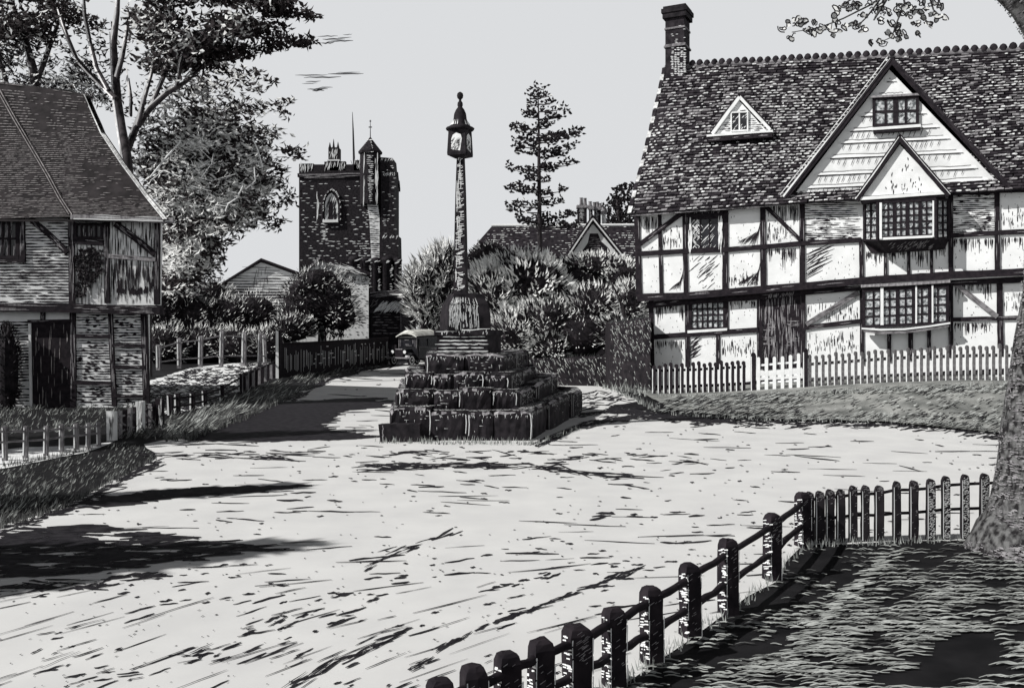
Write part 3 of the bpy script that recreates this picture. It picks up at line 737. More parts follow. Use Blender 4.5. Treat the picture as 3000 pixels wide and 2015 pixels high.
for P, st in (([(1915, 895), (2003, 890), (2003, 972), (1917, 978)], 'top_streaks'), ([(1917, 1000), (2005, 994), (2005, 1070), (1920, 1075)], 'top_streaks'),
              ([(2020, 990), (2096, 985), (2096, 1050), (2022, 1055)], 'diag_l'), ([(2112, 985), (2218, 978), (2218, 1045), (2112, 1050)], 'low'),
              ([(2136, 882), (2218, 878), (2218, 955), (2136, 962)], 'top_streaks'), ([(2360, 875), (2515, 862), (2515, 930), (2360, 945)], 'low'),
              ([(2362, 970), (2515, 955), (2515, 1030), (2362, 1040)], 'low'), ([(2795, 830), (2912, 825), (2912, 920), (2795, 925)], 'top_streaks'),
              ([(2795, 945), (2912, 942), (2912, 1005), (2795, 1010)], 'top_streaks'), ([(2940, 830), (3000, 825), (3000, 915), (2940, 920)], 'low')):
    panel(LO, P, st)
wall = hw.build('wall', [PLASTER, INK], house)
# timbers of the upper floor
T = timber
for pts, w in ((((1865, 617), (1872, 870)), 16), (((1932, 625), (1937, 862)), 10), (((2005, 620), (2009, 862)), 13), (((2125, 612), (2124, 850)), 16),
               (((2234, 598), (2236, 842)), 16), (((2350, 585), (2350, 832)), 16), (((2523, 700), (2524, 815)), 13), (((2785, 560), (2786, 800)), 15), (((2921, 552), (2922, 796)), 16),
               (((2594, 735), (2594, 812)), 10), (((2662, 735), (2662, 808)), 10), (((2729, 730), (2729, 804)), 10), (((3060, 545), (3060, 790)), 16)):
    T(UP, house, 'post', pts, w, .045)
for pts, w in ((((1870, 743), (2000, 736), (2125, 731), (2236, 723), (2350, 713), (2522, 702)), 14), (((2785, 690), (2920, 682), (3150, 672)), 14)):
    T(UP, house, 'rail', pts, w, .065)
for pts, w in ((((1872, 716), (1998, 624)), 12), (((2242, 604), (2345, 704)), 12)): T(UP, house, 'brace', pts, w, .085)
T(UP, house, 'eaves_beam', ((1858, 620), (2125, 606), (2235, 592), (2352, 583), (2530, 574), (2760, 562), (2950, 553), (3150, 545)), 22, .11, .16, gr=9)
T(UP, house, 'jetty_beam', ((1866, 872), (2010, 866), (2230, 848), (2350, 838), (2560, 820), (2780, 806), (3150, 790)), 21, .10, .2, gr=12)
T(LO, house, 'jetty_beam', ((1895, 894), (2010, 884), (2230, 868), (2350, 856), (2560, 838), (2780, 828), (3150, 812)), 18, .12, .2, gr=10)
# ground floor
for pts, w in ((((1907, 880), (1912, 1160)), 13), (((2012, 870), (2014, 1075)), 13), (((2128, 868), (2128, 968)), 11), (((2226, 862), (2226, 1080)), 17),
               (((2353, 852), (2352, 1075)), 13), (((2524, 842), (2526, 1068)), 12), (((2785, 826), (2786, 1045)), 14), (((2928, 815), (2932, 1040)), 18), (((2103, 982), (2103, 1075)), 11),
               (((2605, 965), (2605, 1060)), 12), (((2668, 965), (2668, 1055)), 15), (((2722, 960), (2722, 1050)), 12)):
    T(LO, house, 'post', pts, w, .045)
for pts, w in ((((1914, 987), (2014, 980), (2128, 972), (2222, 966)), 15), (((2358, 960), (2524, 940)), 13), (((2786, 936), (3150, 926)), 12)): T(LO, house, 'rail', pts, w, .065)
for pts, w in ((((2362, 950), (2514, 857)), 14), (((2797, 830), (2922, 928)), 14)): T(LO, house, 'brace', pts, w, .085, mats=[MID, INK])
# sole plate of dark stone
T(LO, house, 'plinth', ((1905, 1160), (2226, 1120), (3150, 1075)), 12, .05, .2)
# windows of the main wall
wu = window(UP, house, 2014, 634, 2116, 738, 3, 1, .045, .02, 10, 4, GLASS_D, INK, 0)
lead = MB()
for k in range(9):
    for s_, P in ((45, 0), (-45, 0)):
        pass
hatch(lead, UP, [(2026, 645), (2052, 644), (2052, 728), (2026, 729)], 48, 22, 22, 1.6, .045, 0); hatch(lead, UP, [(2026, 645), (2052, 644), (2052, 728), (2026, 729)], -48, 18, 22, 1.6, .045, 0)
hatch(lead, UP, [(2058, 644), (2092, 642), (2092, 726), (2058, 728)], 50, 24, 20, 1.3, .045, 0)
for x in (2022, 2110): hatch(lead, UP, [(x - 5, 645), (x + 5, 645), (x + 5, 730), (x - 5, 732)], 88, 26, 30, 3, .076, 0)
lead.build('leadwork', [CHALK], wu)
sh_ = MB(); sh_.prism([UP.pix(x, y, .10) for x, y in ((2012, 614), (2118, 610), (2118, 632), (2012, 637))], -NB * -.1)
hatch(sh_, UP, [(2018, 618), (2112, 613), (2112, 622), (2018, 627)], 80, 22, 8, 1.7, .106, 1); sh_.build('lintel', [INK, GREY], wu)
wl = window(LO, house, 2019, 862, 2126, 968, 6, 5, .03, .02, 8, 4, GLASS_L, INK, 12)
si = MB(); si.prism([LO.pix(x, y, .10) for x, y in ((2014, 968), (2130, 961), (2130, 968), (2014, 976))], NB * .09); si.build('sill', [CHALK], wl)
# front door
dr_ = MB(); dr_.prism([LO.pix(x, y, .02) for x, y in ((2236, 866), (2346, 858), (2346, 1075), (2236, 1085))], NB * .06)
hatch(dr_, LO, [(2240, 880), (2342, 874), (2342, 1060), (2240, 1066)], 90, 150, 34, 2, .026, 1)
for cx, cy in ((2252, 955), (2322, 950), (2252, 1000), (2322, 998)): hatch(dr_, LO, [(cx - 12, cy - 14), (cx + 12, cy - 14), (cx + 12, cy + 14), (cx - 12, cy + 14)], 2, 9, 20, 1.7, .028, 1)
door = dr_.build('door', [INK, GREY], house)
dh = MB(); dh.prism([LO.pix(x, y, .12) for x, y in ((2238, 865), (2330, 852), (2330, 866), (2240, 878))], NB * .1)
hatch(dh, LO, [(2242, 867), (2326, 855), (2326, 863), (2244, 874)], 75, 34, 10, 1.8, .124, 1); dh.build('door_hood', [INK, GREY], door)
kn = MB(); kn.lathe(LO.pix(2332, 985, .05), [(.02, -.03), (.035, 0), (.02, .03)], 8); kn.build('handle', IRON, door)

# ---- main roof of tiles
EV = PL(W(1862, 740, 31.0) - NB * .42, -NB); RG = PL(ridge0, -NB)
ra, rb_, rc, rd = EV.pix(1846, 628), EV.pix(3150, 545), RG.pix(3150, 140), RG.pix(1949, 200)
RN = (rb_ - ra).cross(rd - ra).normalized()
if RN.dot(CAM - ra) < 0: RN = -RN
def rp(u, v, o=0.0):
    p = ra.lerp(rb_, u).lerp(rd.lerp(rc, u), v)
    sag = -.10 * math.sin(math.pi * v) + .06 * math.sin(u * 9) * math.sin(math.pi * v)
    return p + RN * (o + sag)
tl = MB(); NR, NCc = 50, 60
for j in range(NR):
    for i in range(-1, NCc + 1):
        u0 = (i + (.5 if j % 2 else 0) + R.uniform(-.06, .06)) / NCc; u1 = u0 + (.94 + R.uniform(-.05, .05)) / NCc
        u0, u1 = max(-.004 + R.uniform(-.003, .003), u0), min(1, u1)
        if u1 - u0 < .004: continue
        v0 = (j + R.uniform(-.10, .10)) / NR; v1 = (j + 1.15) / NR; vm = v0 + (.45 + R.uniform(-.12, .15)) / NR
        q = nz(u0 * 14, v0 * 16, .35, 2) + .55 * nz(u0 * 60, v0 * 9, .5, 7)
        bright = .68 + .8 * q + (.15 if .3 < v0 < .42 else 0)
        o0 = .055 + R.uniform(-.012, .012); b = R.random()
        a_, b_, c_, d_ = rp(u0, v0, o0), rp(u1, v0, o0 + R.uniform(-.01, .01)), rp(u1, vm, o0 * .8), rp(u0, vm, o0 * .8)
        e_, f_ = rp(u1, v1, .012), rp(u0, v1, .012)
        tl.quad(a_, b_, c_, d_, 0 if b > .45 else 1); tl.quad(d_, c_, e_, f_, 0 if b > .14 else 1)
        # worn pale lower face of the tile, ragged like a cut mark
        for rep in range(2):
            if R.random() < bright * (.82 if rep == 0 else .4):
                ua = lerp(u0, u1, R.uniform(0, .35) if rep == 0 else R.uniform(.4, .7)); ub = lerp(u0, u1, R.uniform(.6, 1.15) if rep == 0 else R.uniform(.8, 1.2)); ub = min(1, ub)
                va = v0 + R.uniform(.0, .18) / NR; hh = R.uniform(.22, .60) / NR; ol = .066 + R.random() * .01; ma = 2 if R.random() < .14 + bright * .55 else 1
                tl.add([rp(ua, va + hh * .5, ol), rp(lerp(ua, ub, .2), va, ol), rp(lerp(ua, ub, .8), va + hh * R.uniform(-.1, .25), ol), rp(ub, va + hh * .5, ol), rp(lerp(ua, ub, .75), va + hh, ol), rp(lerp(ua, ub, .25), va + hh * R.uniform(.8, 1.1), ol)], [(0, 1, 2, 3, 4, 5)], ma)
        tl.quad(rp(u0, v0, -.02), rp(u1, v0, -.02), b_, a_, 0)
tl.quad(rp(0, 0, -.03), rp(1, 0, -.03), rp(1, 1, -.03), rp(0, 1, -.03), 0)
back = [rd + NB * 4.4 + V((0, 0, ra.z - rd.z)), rc + NB * 4.4 + V((0, 0, ra.z - rc.z))]
tl.quad(rd, rc, back[1], back[0], 0)
roof = tl.build('roof', [TILE_D, TILE_M, TILE_L], house)
vb = MB()
for t in range(20):
    pa, pb_ = rp(0, t / 20, .05), rp(0, (t + .86) / 20, .05)
    vb.box((pa + pb_) / 2 - FD * .02, (pb_ - pa) / 2, FD * .07, RN * .03, 0 if t % 2 else 1, .012)
vb.build('verge_tiles', [TILE_D, TILE_L], roof)
rt_ = MB(); NRT = 46
rt_.tube([rd.lerp(rc, t / 20) + V((0, 0, .02 + .02 * math.sin(t * 2.1))) for t in range(21)], .10, 8, 1)
for i in range(NRT):
    p = rd.lerp(rc, (i + 1.8) / (NRT + 2)) + V((0, 0, .13 + R.uniform(-.02, .02)))
    rt_.lathe(p, [(.13, -.10), (.135, 0), (.09, .09), (.03, .13)], 8, 0)
rt_.build('ridge_tiles', [TILE_D, MID], roof)
# eaves line under the tiles
T(EV, roof, 'eaves_board', ((1846, 630), (2235, 603), (2310, 596)), 7, -.02, .05, mats=[GREY, INK])
# chimney
cb = V((W(1985, 230, 34.4).x, 34.4, 0)); cz = 2.2 + (960 - 235) / F * 34.4; czt = 2.2 + (960 - 60) / F * 34.4
def cbox(mb, z0, z1, hx, hy, mi=0): mb.box(cb + V((0, 0, (z0 + z1) / 2)), FD * hx, NB * hy, V((0, 0, (z1 - z0) / 2)), mi)
ck = MB(); cbox(ck, cz - 1.2, czt, .37, .40)
cf = PL(cb - NB * .40, -NB); cl_ = PL(cb + FD * .37, FD)
for y in range(66, 226, 5):
    if 134 < y < 140 or 62 < y < 68: continue
    pale = y > 140
    for x in range(1966, 2008, 9 if pale else 12):
        if R.random() < (.8 if pale else .22): stroke(ck, cf, line(x + R.uniform(-2, 2), y, x + R.uniform(6, 9), y + R.uniform(-.6, .6), 3, .3), 2.8 if pale else 1.6, .006, 1)
ch = ck.build('chimney', [TILE_D, CHALK], roof)
cc = MB(); z135 = 2.2 + (960 - 146) / F * 34.4
cbx_ = MB(); cbox(cbx_, z135, z135 + .07, .42, .45, 1); cbox(cbx_, z135 + .07, z135 + .12, .39, .42, 1); cbx_.build('chimney_band', [STONE, MID], ch)
for z0, z1, a in ((czt - .45, czt - .38, .03), (czt - .02, czt + .18, .09), (czt + .18, czt + .34, .13), (czt + .34, czt + .44, .07)):
    cbox(cc, z0, z1, .37 + a, .40 + a, 0 if z0 > czt - .1 else 1)
cc.build('chimney_cap', [STONE, MID], ch)
cp2 = MB(); cbox(cp2, cz - .25, cz - .08, .40, .44, 0); cp2.build('flashing', [INK], ch)

# ---- dormer
DN = -NB
dpl = PL(rp(.17, .43, 0) - NB * .04, DN)          # its front stands a little out of the slope
dm = MB()
dm.prism([dpl.pix(*p) for p in ((2098, 392), (2166, 296), (2248, 386))], NB * 1.6)
hatch(dm, dpl, [(2108, 388), (2166, 302), (2240, 382)], 1, 70, 18, 2.2, .006, 1, rows=6)
dorm = dm.build('dormer', [CHALK, INK], roof)
for pts in (((2086, 392), (2166, 284)), ((2166, 284), (2256, 380))):
    mb = MB(); o = beam(mb, dpl, pts, 9, .10, .12, 0); 
    q0 = [dpl.pix(x, y - 5, .10) for x, y in pts]; mb.quad(q0[0], q0[1], q0[1] + NB * 1.7, q0[0] + NB * 1.7, 1)
    q1 = [dpl.pix(x, y - 8, .11) for x, y in pts]; mb.prism([q1[0], q1[1], q1[1] + NB * 1.7, q1[0] + NB * 1.7], V((0, 0, .06)), 1)
    mb.build('bargeboard', [CHALK, TILE_D], dorm)
window(dpl, dorm, 2140, 328, 2192, 386, 2, 1, .05, .03, 4, 4, GLASS_D, CHALK, 14)
mb = MB(); beam(mb, dpl, ((2070, 398), (2264, 384)), 6, .20, .2, 0); mb.build('sill', [CHALK], dorm)
mb = MB(); beam(mb, dpl, ((2070, 409), (2262, 394)), 14, .16, .2, 0); hatch(mb, dpl, [(2075, 405), (2255, 393), (2255, 398), (2075, 411)], 3, 10, 20, 1.5, .175, 1); mb.build('apron', [INK, GREY], dorm)

# ---- big weatherboarded cross gable
GP = PL(W(1862, 740, 31.0) - NB * .13, -NB)
gw = MB()
gpoly = [(2318, 582), (2606, 205), (2945, 558)]
gw.prism([GP.pix(*p) for p in gpoly], NB * .2)
def gx(y):   # inside width of the gable at picture height y
    t = (y - 205) / 370; return 2606 - 282 * t + 8, 2606 + 333 * t - 10
for k, y in enumerate((232, 275, 330, 372, 407, 449, 497, 534)):
    x0, x1 = gx(y); yy = lambda x: y - .045 * (x - 2606)
    # each board is a lapped plank
    yb = y + 38; xb0, xb1 = gx(yb)
    gw.prism([GP.pix(x0, yy(x0), .012), GP.pix(x1, yy(x1), .012), GP.pix(x1 + 6, yy(x1) + 7, .035), GP.pix(x0 - 5, yy(x0) + 7, .035)], NB * .01, 0)
    stroke(gw, GP, [(x, yy(x) + 8 + R.uniform(-1.5, 1.5)) for x in [lerp(x0 + 4, x1 - 4, i / 14) for i in range(15)]], 2.6, .03, 1, taper=False)
    stroke(gw, GP, [(x, yy(x) - 2 + R.uniform(-1.5, 1.5)) for x in [lerp(x0 + 14, x1 - 14, i / 14) for i in range(15)]], 1.6, .03, 1, taper=False)
    x = x0 + 14
    while x < x1 - 16:
        h = R.uniform(12, 24); stroke(gw, GP, line(x, yy(x) + 10, x - h * .42, yy(x) + 10 + h, 3, .8), 2.3, .03, 1); x += R.uniform(12, 24)
gable = gw.build('gable', [CHALK, INK], house)
# gable roof running back into the main roof
gr_ = MB()
pk = GP.pix(2612, 176, .24); fl = GP.pix(2292, 592, .24); frr = GP.pix(2966, 562, .24)
bk = NB * 4.6
for a in (fl, frr):
    gr_.prism([pk, a, a + bk, pk + bk], V((0, 0, .10)), 0)
    for j in range(26):
        for i in range(16):
            if R.random() < .5:
                t0 = j / 26; s0 = (i + R.random() * .4) / 16; q = lambda t, s: pk.lerp(a, t) + bk * s + V((0, 0, .135))
                gr_.quad(q(t0, s0), q(t0, s0 + .05), q(t0 + .026, s0 + .05), q(t0 + .026, s0), 1 if R.random() < .4 else 2)
gr_.build('gable_roof', [TILE_D, TILE_L, TILE_M], gable)
bgl = [((2297, 580), (2400, 450), (2500, 322), (2612, 176)), ((2612, 176), (2700, 272), (2830, 410), (2962, 556))]
for k, pts in enumerate(bgl):
    mb = MB(); o = beam(mb, GP, pts, 17, .22, .12, 0, .06)
    if k == 0:
        stroke(mb, GP, [(x - 3, y - 4) for x, y in pts], 5.5, o + .012, 1, taper=False, wob=.3)
        stroke(mb, GP, [(x - 12, y - 9) for x, y in pts], 1.8, o + .012, 1, taper=False, wob=.3)
    else:
        for i in range(40):
            t = R.random(); x = lerp(2620, 2955, t); y = lerp(184, 550, t); stroke(mb, GP, line(x + 3, y - 6, x + 9, y - 10 + R.uniform(-3, 3), 3, .3), 1.6, o + .012, 2)
    mb.build('bargeboard', [INK, CHALK, GREY], gable)
window(GP, gable, 2556, 284, 2692, 372, 4, 2, .03, .05, 9, 7, GLASS_L, INK, 16, muls=(2,))
mb = MB(); beam(mb, GP, ((2552, 284), (2694, 276)), 6, .16, .1); mb.build('lintel', [GREY], gable)
mb = MB(); beam(mb, GP, ((2556, 378), (2698, 368)), 8, .20, .18); mb.build('sill', [CHALK], gable)
mb = MB(); beam(mb, GP, ((2558, 386), (2696, 376)), 8, .17, .18); mb.build('sill_bracket', [INK], gable)

# ---- bay with its own small gable
BP = PL(W(1862, 740, 31.0) - NB * .75, -NB)
bay = MB()
bay.prism([BP.pix(*p) for p in ((2528, 575), (2636, 424), (2764, 560))], NB * .62)
for _ in range(36):
    x, y = R.choice([(2618, 500), (2650, 545), (2690, 535), (2610, 545), (2660, 490)]); x += R.gauss(0, 9); y += R.gauss(0, 14)
    stroke(bay, BP, line(x, y, x + R.uniform(-3, 3), y + R.uniform(4, 16), 3, .6), R.uniform(1.5, 3.5), .006, 1)
bayw = bay.build('bay_gable', [CHALK, INK], house)
for k, pts in enumerate((((2508, 586), (2570, 500), (2636, 404)), ((2636, 404), (2700, 480), (2780, 572)))):
    mb = MB(); o = beam(mb, BP, pts, 15, .14, .12, 0, .06)
    stroke(mb, BP, [(x + (-3 if k == 0 else 4), y - 3) for x, y in pts], 4.5 if k == 0 else 1.8, o + .012, 1, taper=False, wob=.3)
    q = [BP.pix(x, y - 8, .16) for x, y in (pts[0], pts[-1])]; mb.prism([q[0], q[1], q[1] + NB * 1.1, q[0] + NB * 1.1], V((0, 0, .06)), 0)
    mb.build('bargeboard', [INK, CHALK], bayw)
mb = MB(); beam(mb, BP, ((2520, 582), (2640, 574), (2772, 564)), 9, .10, .5); mb.build('bay_lintel', [CHALK], bayw)
mb = MB(); beam(mb, BP, ((2522, 590), (2640, 582), (2770, 572)), 8, .06, .5); mb.build('bay_lintel', [INK], bayw)
bf = MB(); bfw = window(BP, house, 2574, 588, 2742, 702, 8, 5, .05, 0, 9, 5, GLASS_L, INK, 20, muls=(2, 4, 6), name='bay_window')
mb = MB(); beam(mb, BP, ((2580, 594), (2580, 700)), 7, .08, .05); mb.build('light_mullion', [CHALK], bfw)
mb = MB(); beam(mb, BP, ((2734, 588), (2734, 694)), 5, .08, .05); mb.build('light_mullion', [CHALK], bfw)
# canted sides
for xa, xb, ya in ((2528, 2572, 0), (2784, 2744, 0)):
    pa, pb_ = UP.pix(xa, 590, 0), BP.pix(xb, 590, 0)
    cpl = plane3(pa, pb_, pb_ + V((0, 0, 1)))
    x0, x1 = min(xa, xb), max(xa, xb)
    window(cpl, bfw, x0, 582 if xa > 2700 else 592, x1, 702 if xa > 2700 else 706, 2, 5, .0, 0, 6, 4, GLASS_L, INK, 6, name='side_light')
co_ = MB(); A1 = [BP.pix(x, y) for x, y in ((2572, 704), (2744, 696))]; A0 = [UP.pix(2528, 706), UP.pix(2784, 692)]
top_ = [A0[0], A1[0] - NB * .06, A1[1] - NB * .06, A0[1]]
bot_ = [UP.pix(2552, 742, .02), UP.pix(2600, 742, .12), UP.pix(2730, 734, .12), UP.pix(2768, 730, .02)]
co_.loft(top_, bot_, 0); co_.add(top_, [(0, 1, 2, 3)], 1); co_.add(bot_, [(3, 2, 1, 0)], 0)
co_.prism([p + V((0, 0, .0)) for p in top_], V((0, 0, .07)), 1)
cpf = plane3(top_[1], top_[2], bot_[1]); hatch(co_, cpf, [(2600, 712), (2740, 704), (2730, 728), (2610, 734)], 40, 50, 12, 1.8, .006, 2)
co_.build('bay_corbel', [INK, CHALK, GREY], house)
# low bow window of the ground floor
BW = PL(W(1862, 740, 31.0) - NB * .05, -NB)
bw_ = window(BW, house, 2526, 846, 2780, 962, 10, 4, .05, .02, 9, 5, GLASS_L, INK, 40, muls=(2, 4, 6, 8), name='bow_window')
for x in (2584, 2684, 2732): 
    mb = MB(); beam(mb, BW, ((x, 846 - .05 * (x - 2526)), (x, 955 - .05 * (x - 2526))), 5 if x > 2600 else 9, .09, .05); mb.build('light_mullion', [CHALK], bw_)
mb = MB(); beam(mb, BW, ((2522, 838), (2660, 832), (2784, 824)), 8, .16, .25); mb.build('bow_hood', [GREY], bw_)
mb = MB(); o = beam(mb, BW, ((2524, 962), (2580, 966), (2650, 964), (2720, 956), (2784, 946)), 5, .16, .3); mb.build('sill', [CHALK], bw_)
mb = MB(); o = beam(mb, BW, ((2530, 968), (2580, 974), (2650, 972), (2720, 963), (2780, 952)), 9, .12, .3); mb.build('sill_board', [MID], bw_)

# ---- picket fence with gate before the house
FA, FB = G(1915, 1157), W(2980, 1125, 24.2)
FN = V((FB.y - FA.y, -(FB.x - FA.x), 0)); FP = PL(FA, FN); FDir = V((FB.x - FA.x, FB.y - FA.y, 0)).normalized(); FNn = FP.n
def fpt(px):
    p = FP.pix(px, 1140); return V((p.x, p.y, ground_h(p.x, p.y)))
def picket_mesh(w, h, t, mats, edge_mat=1, face=0):
    mb = MB(); arc = [V((-w / 2, 0, 0)), V((-w / 2, 0, h - w * .5))] + [V((-w / 2 * math.cos(a), 0, h - w * .5 + w * .5 * math.sin(a))) for a in (.5, 1.05, 1.57, 2.1, 2.65)] + [V((w / 2, 0, h - w * .5)), V((w / 2, 0, 0))]
    ux = FDir; pts = [ux * p.x + V((0, 0, p.z)) + FNn * t / 2 for p in arc]
    mb.prism(pts, -FNn * t, face, face)
    q = FNn * (t / 2 + .003)
    if edge_mat is not None:  # sunlit left edge painted as a pale strip
        mb.add([ux * (-w * .5) + q, ux * (-w * .22) + q, ux * (-w * .28) + q + V((0, 0, h * .5)), ux * (-w * .24) + q + V((0, 0, h * .86)), ux * (-w * .5) + q + V((0, 0, h * .9))], [(0, 1, 2, 3, 4)], edge_mat)
    return mb
def fence(name, label, xs_, mats, edge, face, rails, w, cat='fence', hvar=.05, h=1.0):
    b0 = fpt(xs_[0]); root = thing(name, label, cat, b0)
    src = None
    for x in xs_:
        p = fpt(x); sc = (1, 1, 1 + R.uniform(-hvar, hvar))
        if src is None:
            src = picket_mesh(w, h, .03, mats, edge, face); me = src.build('picket', mats, None); me.parent = root; me.location = p - b0; me.scale = sc; src = me
        else: place_copy(src, root, p - b0, sc)
    for z, hh in rails:
        mb = MB(); k = 12; pts = [fpt(lerp(xs_[0] - 5, xs_[-1] + 5, i / k)) + V((0, 0, z + R.uniform(-.012, .012))) - FNn * .05 for i in range(k + 1)]
        for a, b in zip(pts, pts[1:]): mb.box((a + b) / 2, (b - a) / 2 * 1.01, FNn * .02, V((0, 0, hh / 2)))
        mb.build('rail', [mats[face]], root)
    return root
xl_ = [1916 + i * 16.4 for i in range(17)]
fence('picket_fence', 'dark picket fence left of the gate before the timber-framed house', xl_, [INK, CHALK, GREY], 1, 0, ((.25, .09), (.78, .08)), .115)
fence('garden_gate', 'pale picket gate in the fence in front of the house door', [2222 + i * 23.5 for i in range(6)], [CHALK, INK, GREY], None, 0, ((.24, .06), (.42, .06), (.8, .06)), .10, 'gate', .03, 1.04)
xr_ = [2372 + i * 19.2 for i in range(32)]
rf_ = fence('picket_fence', 'long greyish picket fence right of the gate in front of the bow window', xr_, [BANKF, CHALK, INK], 1, 0, ((.22, .08), (.72, .09)), .105)
gp = MB()
for x in (2207, 2360):
    p = fpt(x); gp = MB(); gp.box(p + V((0, 0, .56)), FDir * .07, FNn * .06, V((0, 0, .56)), 0, .006)
    gp.add([p + FNn * .067 - FDir * .06, p + FNn * .067 - FDir * .03, p + FNn * .067 - FDir * .035 + V((0, 0, 1.08)), p + FNn * .067 - FDir * .06 + V((0, 0, 1.08))], [(0, 1, 2, 3)], 1)
    gp.lathe(p + V((0, 0, 1.12)), [(.085, 0), (.085, .03), (.04, .08)], 4, 0, math.pi / 4, False)
    tag(gp.build('gate_post', [INK, CHALK], None, p), 'dark square gate post on the %s side of the pale garden gate' % ('left' if x < 2300 else 'right'), 'post', 'posts of the garden gate')
# ================================================================== front rail fence
FPX = [(1290, 1986, 2335), (1388, 1947, 2270), (1490, 1909, 2205), (1583, 1870, 2140), (1691, 1829, 2075), (1799, 1778, 2008), (1909, 1716, 1940), (2022, 1649, 1862), (2133, 1577, 1796), (2261, 1503, 1698), (2352, 1441, 1600)]
root = thing('rail_fence', 'low rustic fence of square posts and two round rails curving along the near road edge', 'fence', G(2261, 1698))
gp_ = [G(x, yb) for x, yt, yb in FPX]
for i, (x, yt, yb) in enumerate(FPX):
    p = gp_[i]; h = EYE - (yt - HY) / F * p.y; w = .058 if 4 != i else .068
    d = (gp_[min(i + 1, 10)] - gp_[max(i - 1, 0)]).normalized(); d = V((math.cos(.35), math.sin(.35), 0)); nn = V((d.y, -d.x, 0))
    mb = MB(); lean = V((R.uniform(-.012, .012), 0, 0))
    rows = []
    for z, k in ((-.15, 1), (0, 1.02), (h * .35, .98), (h * .7, 1.0), (h - .05, .98), (h - .015, .8), (h, .45)):
        c = p + lean * z + V((0, 0, z)); j = lambda: R.uniform(-.004, .004)
        rows.append([c + (d * sx_ + nn * sy_) * w * k + V((j(), j(), j())) for sx_, sy_ in ((-1, -1), (-.0, -1.06), (1, -1), (1.05, 0), (1, 1), (0, 1.05), (-1, 1), (-1.05, 0))] if False else
                    [c + d * a * w * k + nn * b * w * k + V((j(), j(), j())) for a, b in ((-1, 1), (0, 1.06), (1, 1), (1.05, 0), (1, -1), (0, -1.05), (-1, -1), (-1.05, 0))])
    for a, b in zip(rows, rows[1:]): mb.loft(a, b, 0)
    mb.add(rows[-1], [tuple(range(8))], 0)
    # pale strokes painting sunlight down the left side, split edges
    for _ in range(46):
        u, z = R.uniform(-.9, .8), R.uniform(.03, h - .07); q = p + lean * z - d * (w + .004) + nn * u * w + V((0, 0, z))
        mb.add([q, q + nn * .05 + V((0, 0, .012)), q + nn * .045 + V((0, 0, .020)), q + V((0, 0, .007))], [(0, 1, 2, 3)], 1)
    for s_ in (-1.0, 1.0):
        zz = 0.0
        while zz < h - .08:
            l = R.uniform(.06, .16); l = min(l, h - .06 - zz)
            if R.random() < .85:
                q = p + lean * zz + d * s_ * w * .94 + nn * (w + .007) + V((0, 0, zz)); mb.add([q, q + d * .006, q + d * (.006 + R.uniform(-.003, .003)) + V((0, 0, l)), q + V((0, 0, l))], [(0, 1, 2, 3)], 1)
            zz += l + .01
    for _ in range(12 if i not in (4, 9) else 30):
        u, z = R.uniform(-.8, .6), R.uniform(.04, h - .04) if i not in (4, 9) else R.uniform(h * .55, h - .03); q = p + lean * z + d * u * w + nn * (w + .007) + V((0, 0, z)); l = R.uniform(.01, .035)
        mb.add([q, q + d * l + V((0, 0, l * .5)), q + d * l + V((0, 0, l * .5 + .005)), q + V((0, 0, .004))], [(0, 1, 2, 3)], 2)
    mb.build('post', [INK, CHALK, GREY], root)
for fr in (.80, .40):
    for a in range(10):
        p, q = gp_[a], gp_[a + 1]; hp, hq = EYE - (FPX[a][1] - HY) / F * p.y, EYE - (FPX[a + 1][1] - HY) / F * q.y
        z0, z1 = hp * fr, hq * fr; mb = MB(); pts = [p.lerp(q, t) + V((R.uniform(-.006, .006), .0, lerp(z0, z1, t) + R.uniform(-.008, .008))) for t in (0, .2, .4, .6, .8, 1)]
        mb.tube(pts, [.026 * R.uniform(.9, 1.12) for _ in pts], 8, 0, jit=.05)
        for _ in range(14):
            t = R.random(); t2 = min(1, t + R.uniform(.06, .2)); c0, c1 = p.lerp(q, t) + V((0, 0, lerp(z0, z1, t))), p.lerp(q, t2) + V((0, 0, lerp(z0, z1, t2)))
            o = V((0, -.024, R.uniform(-.012, .016))); mb.add([c0 + o, c1 + o, c1 + o + V((0, 0, .003)), c0 + o + V((0, 0, .004))], [(0, 1, 2, 3)], 1)
        mb.build('rail', [INK, GREY], root)
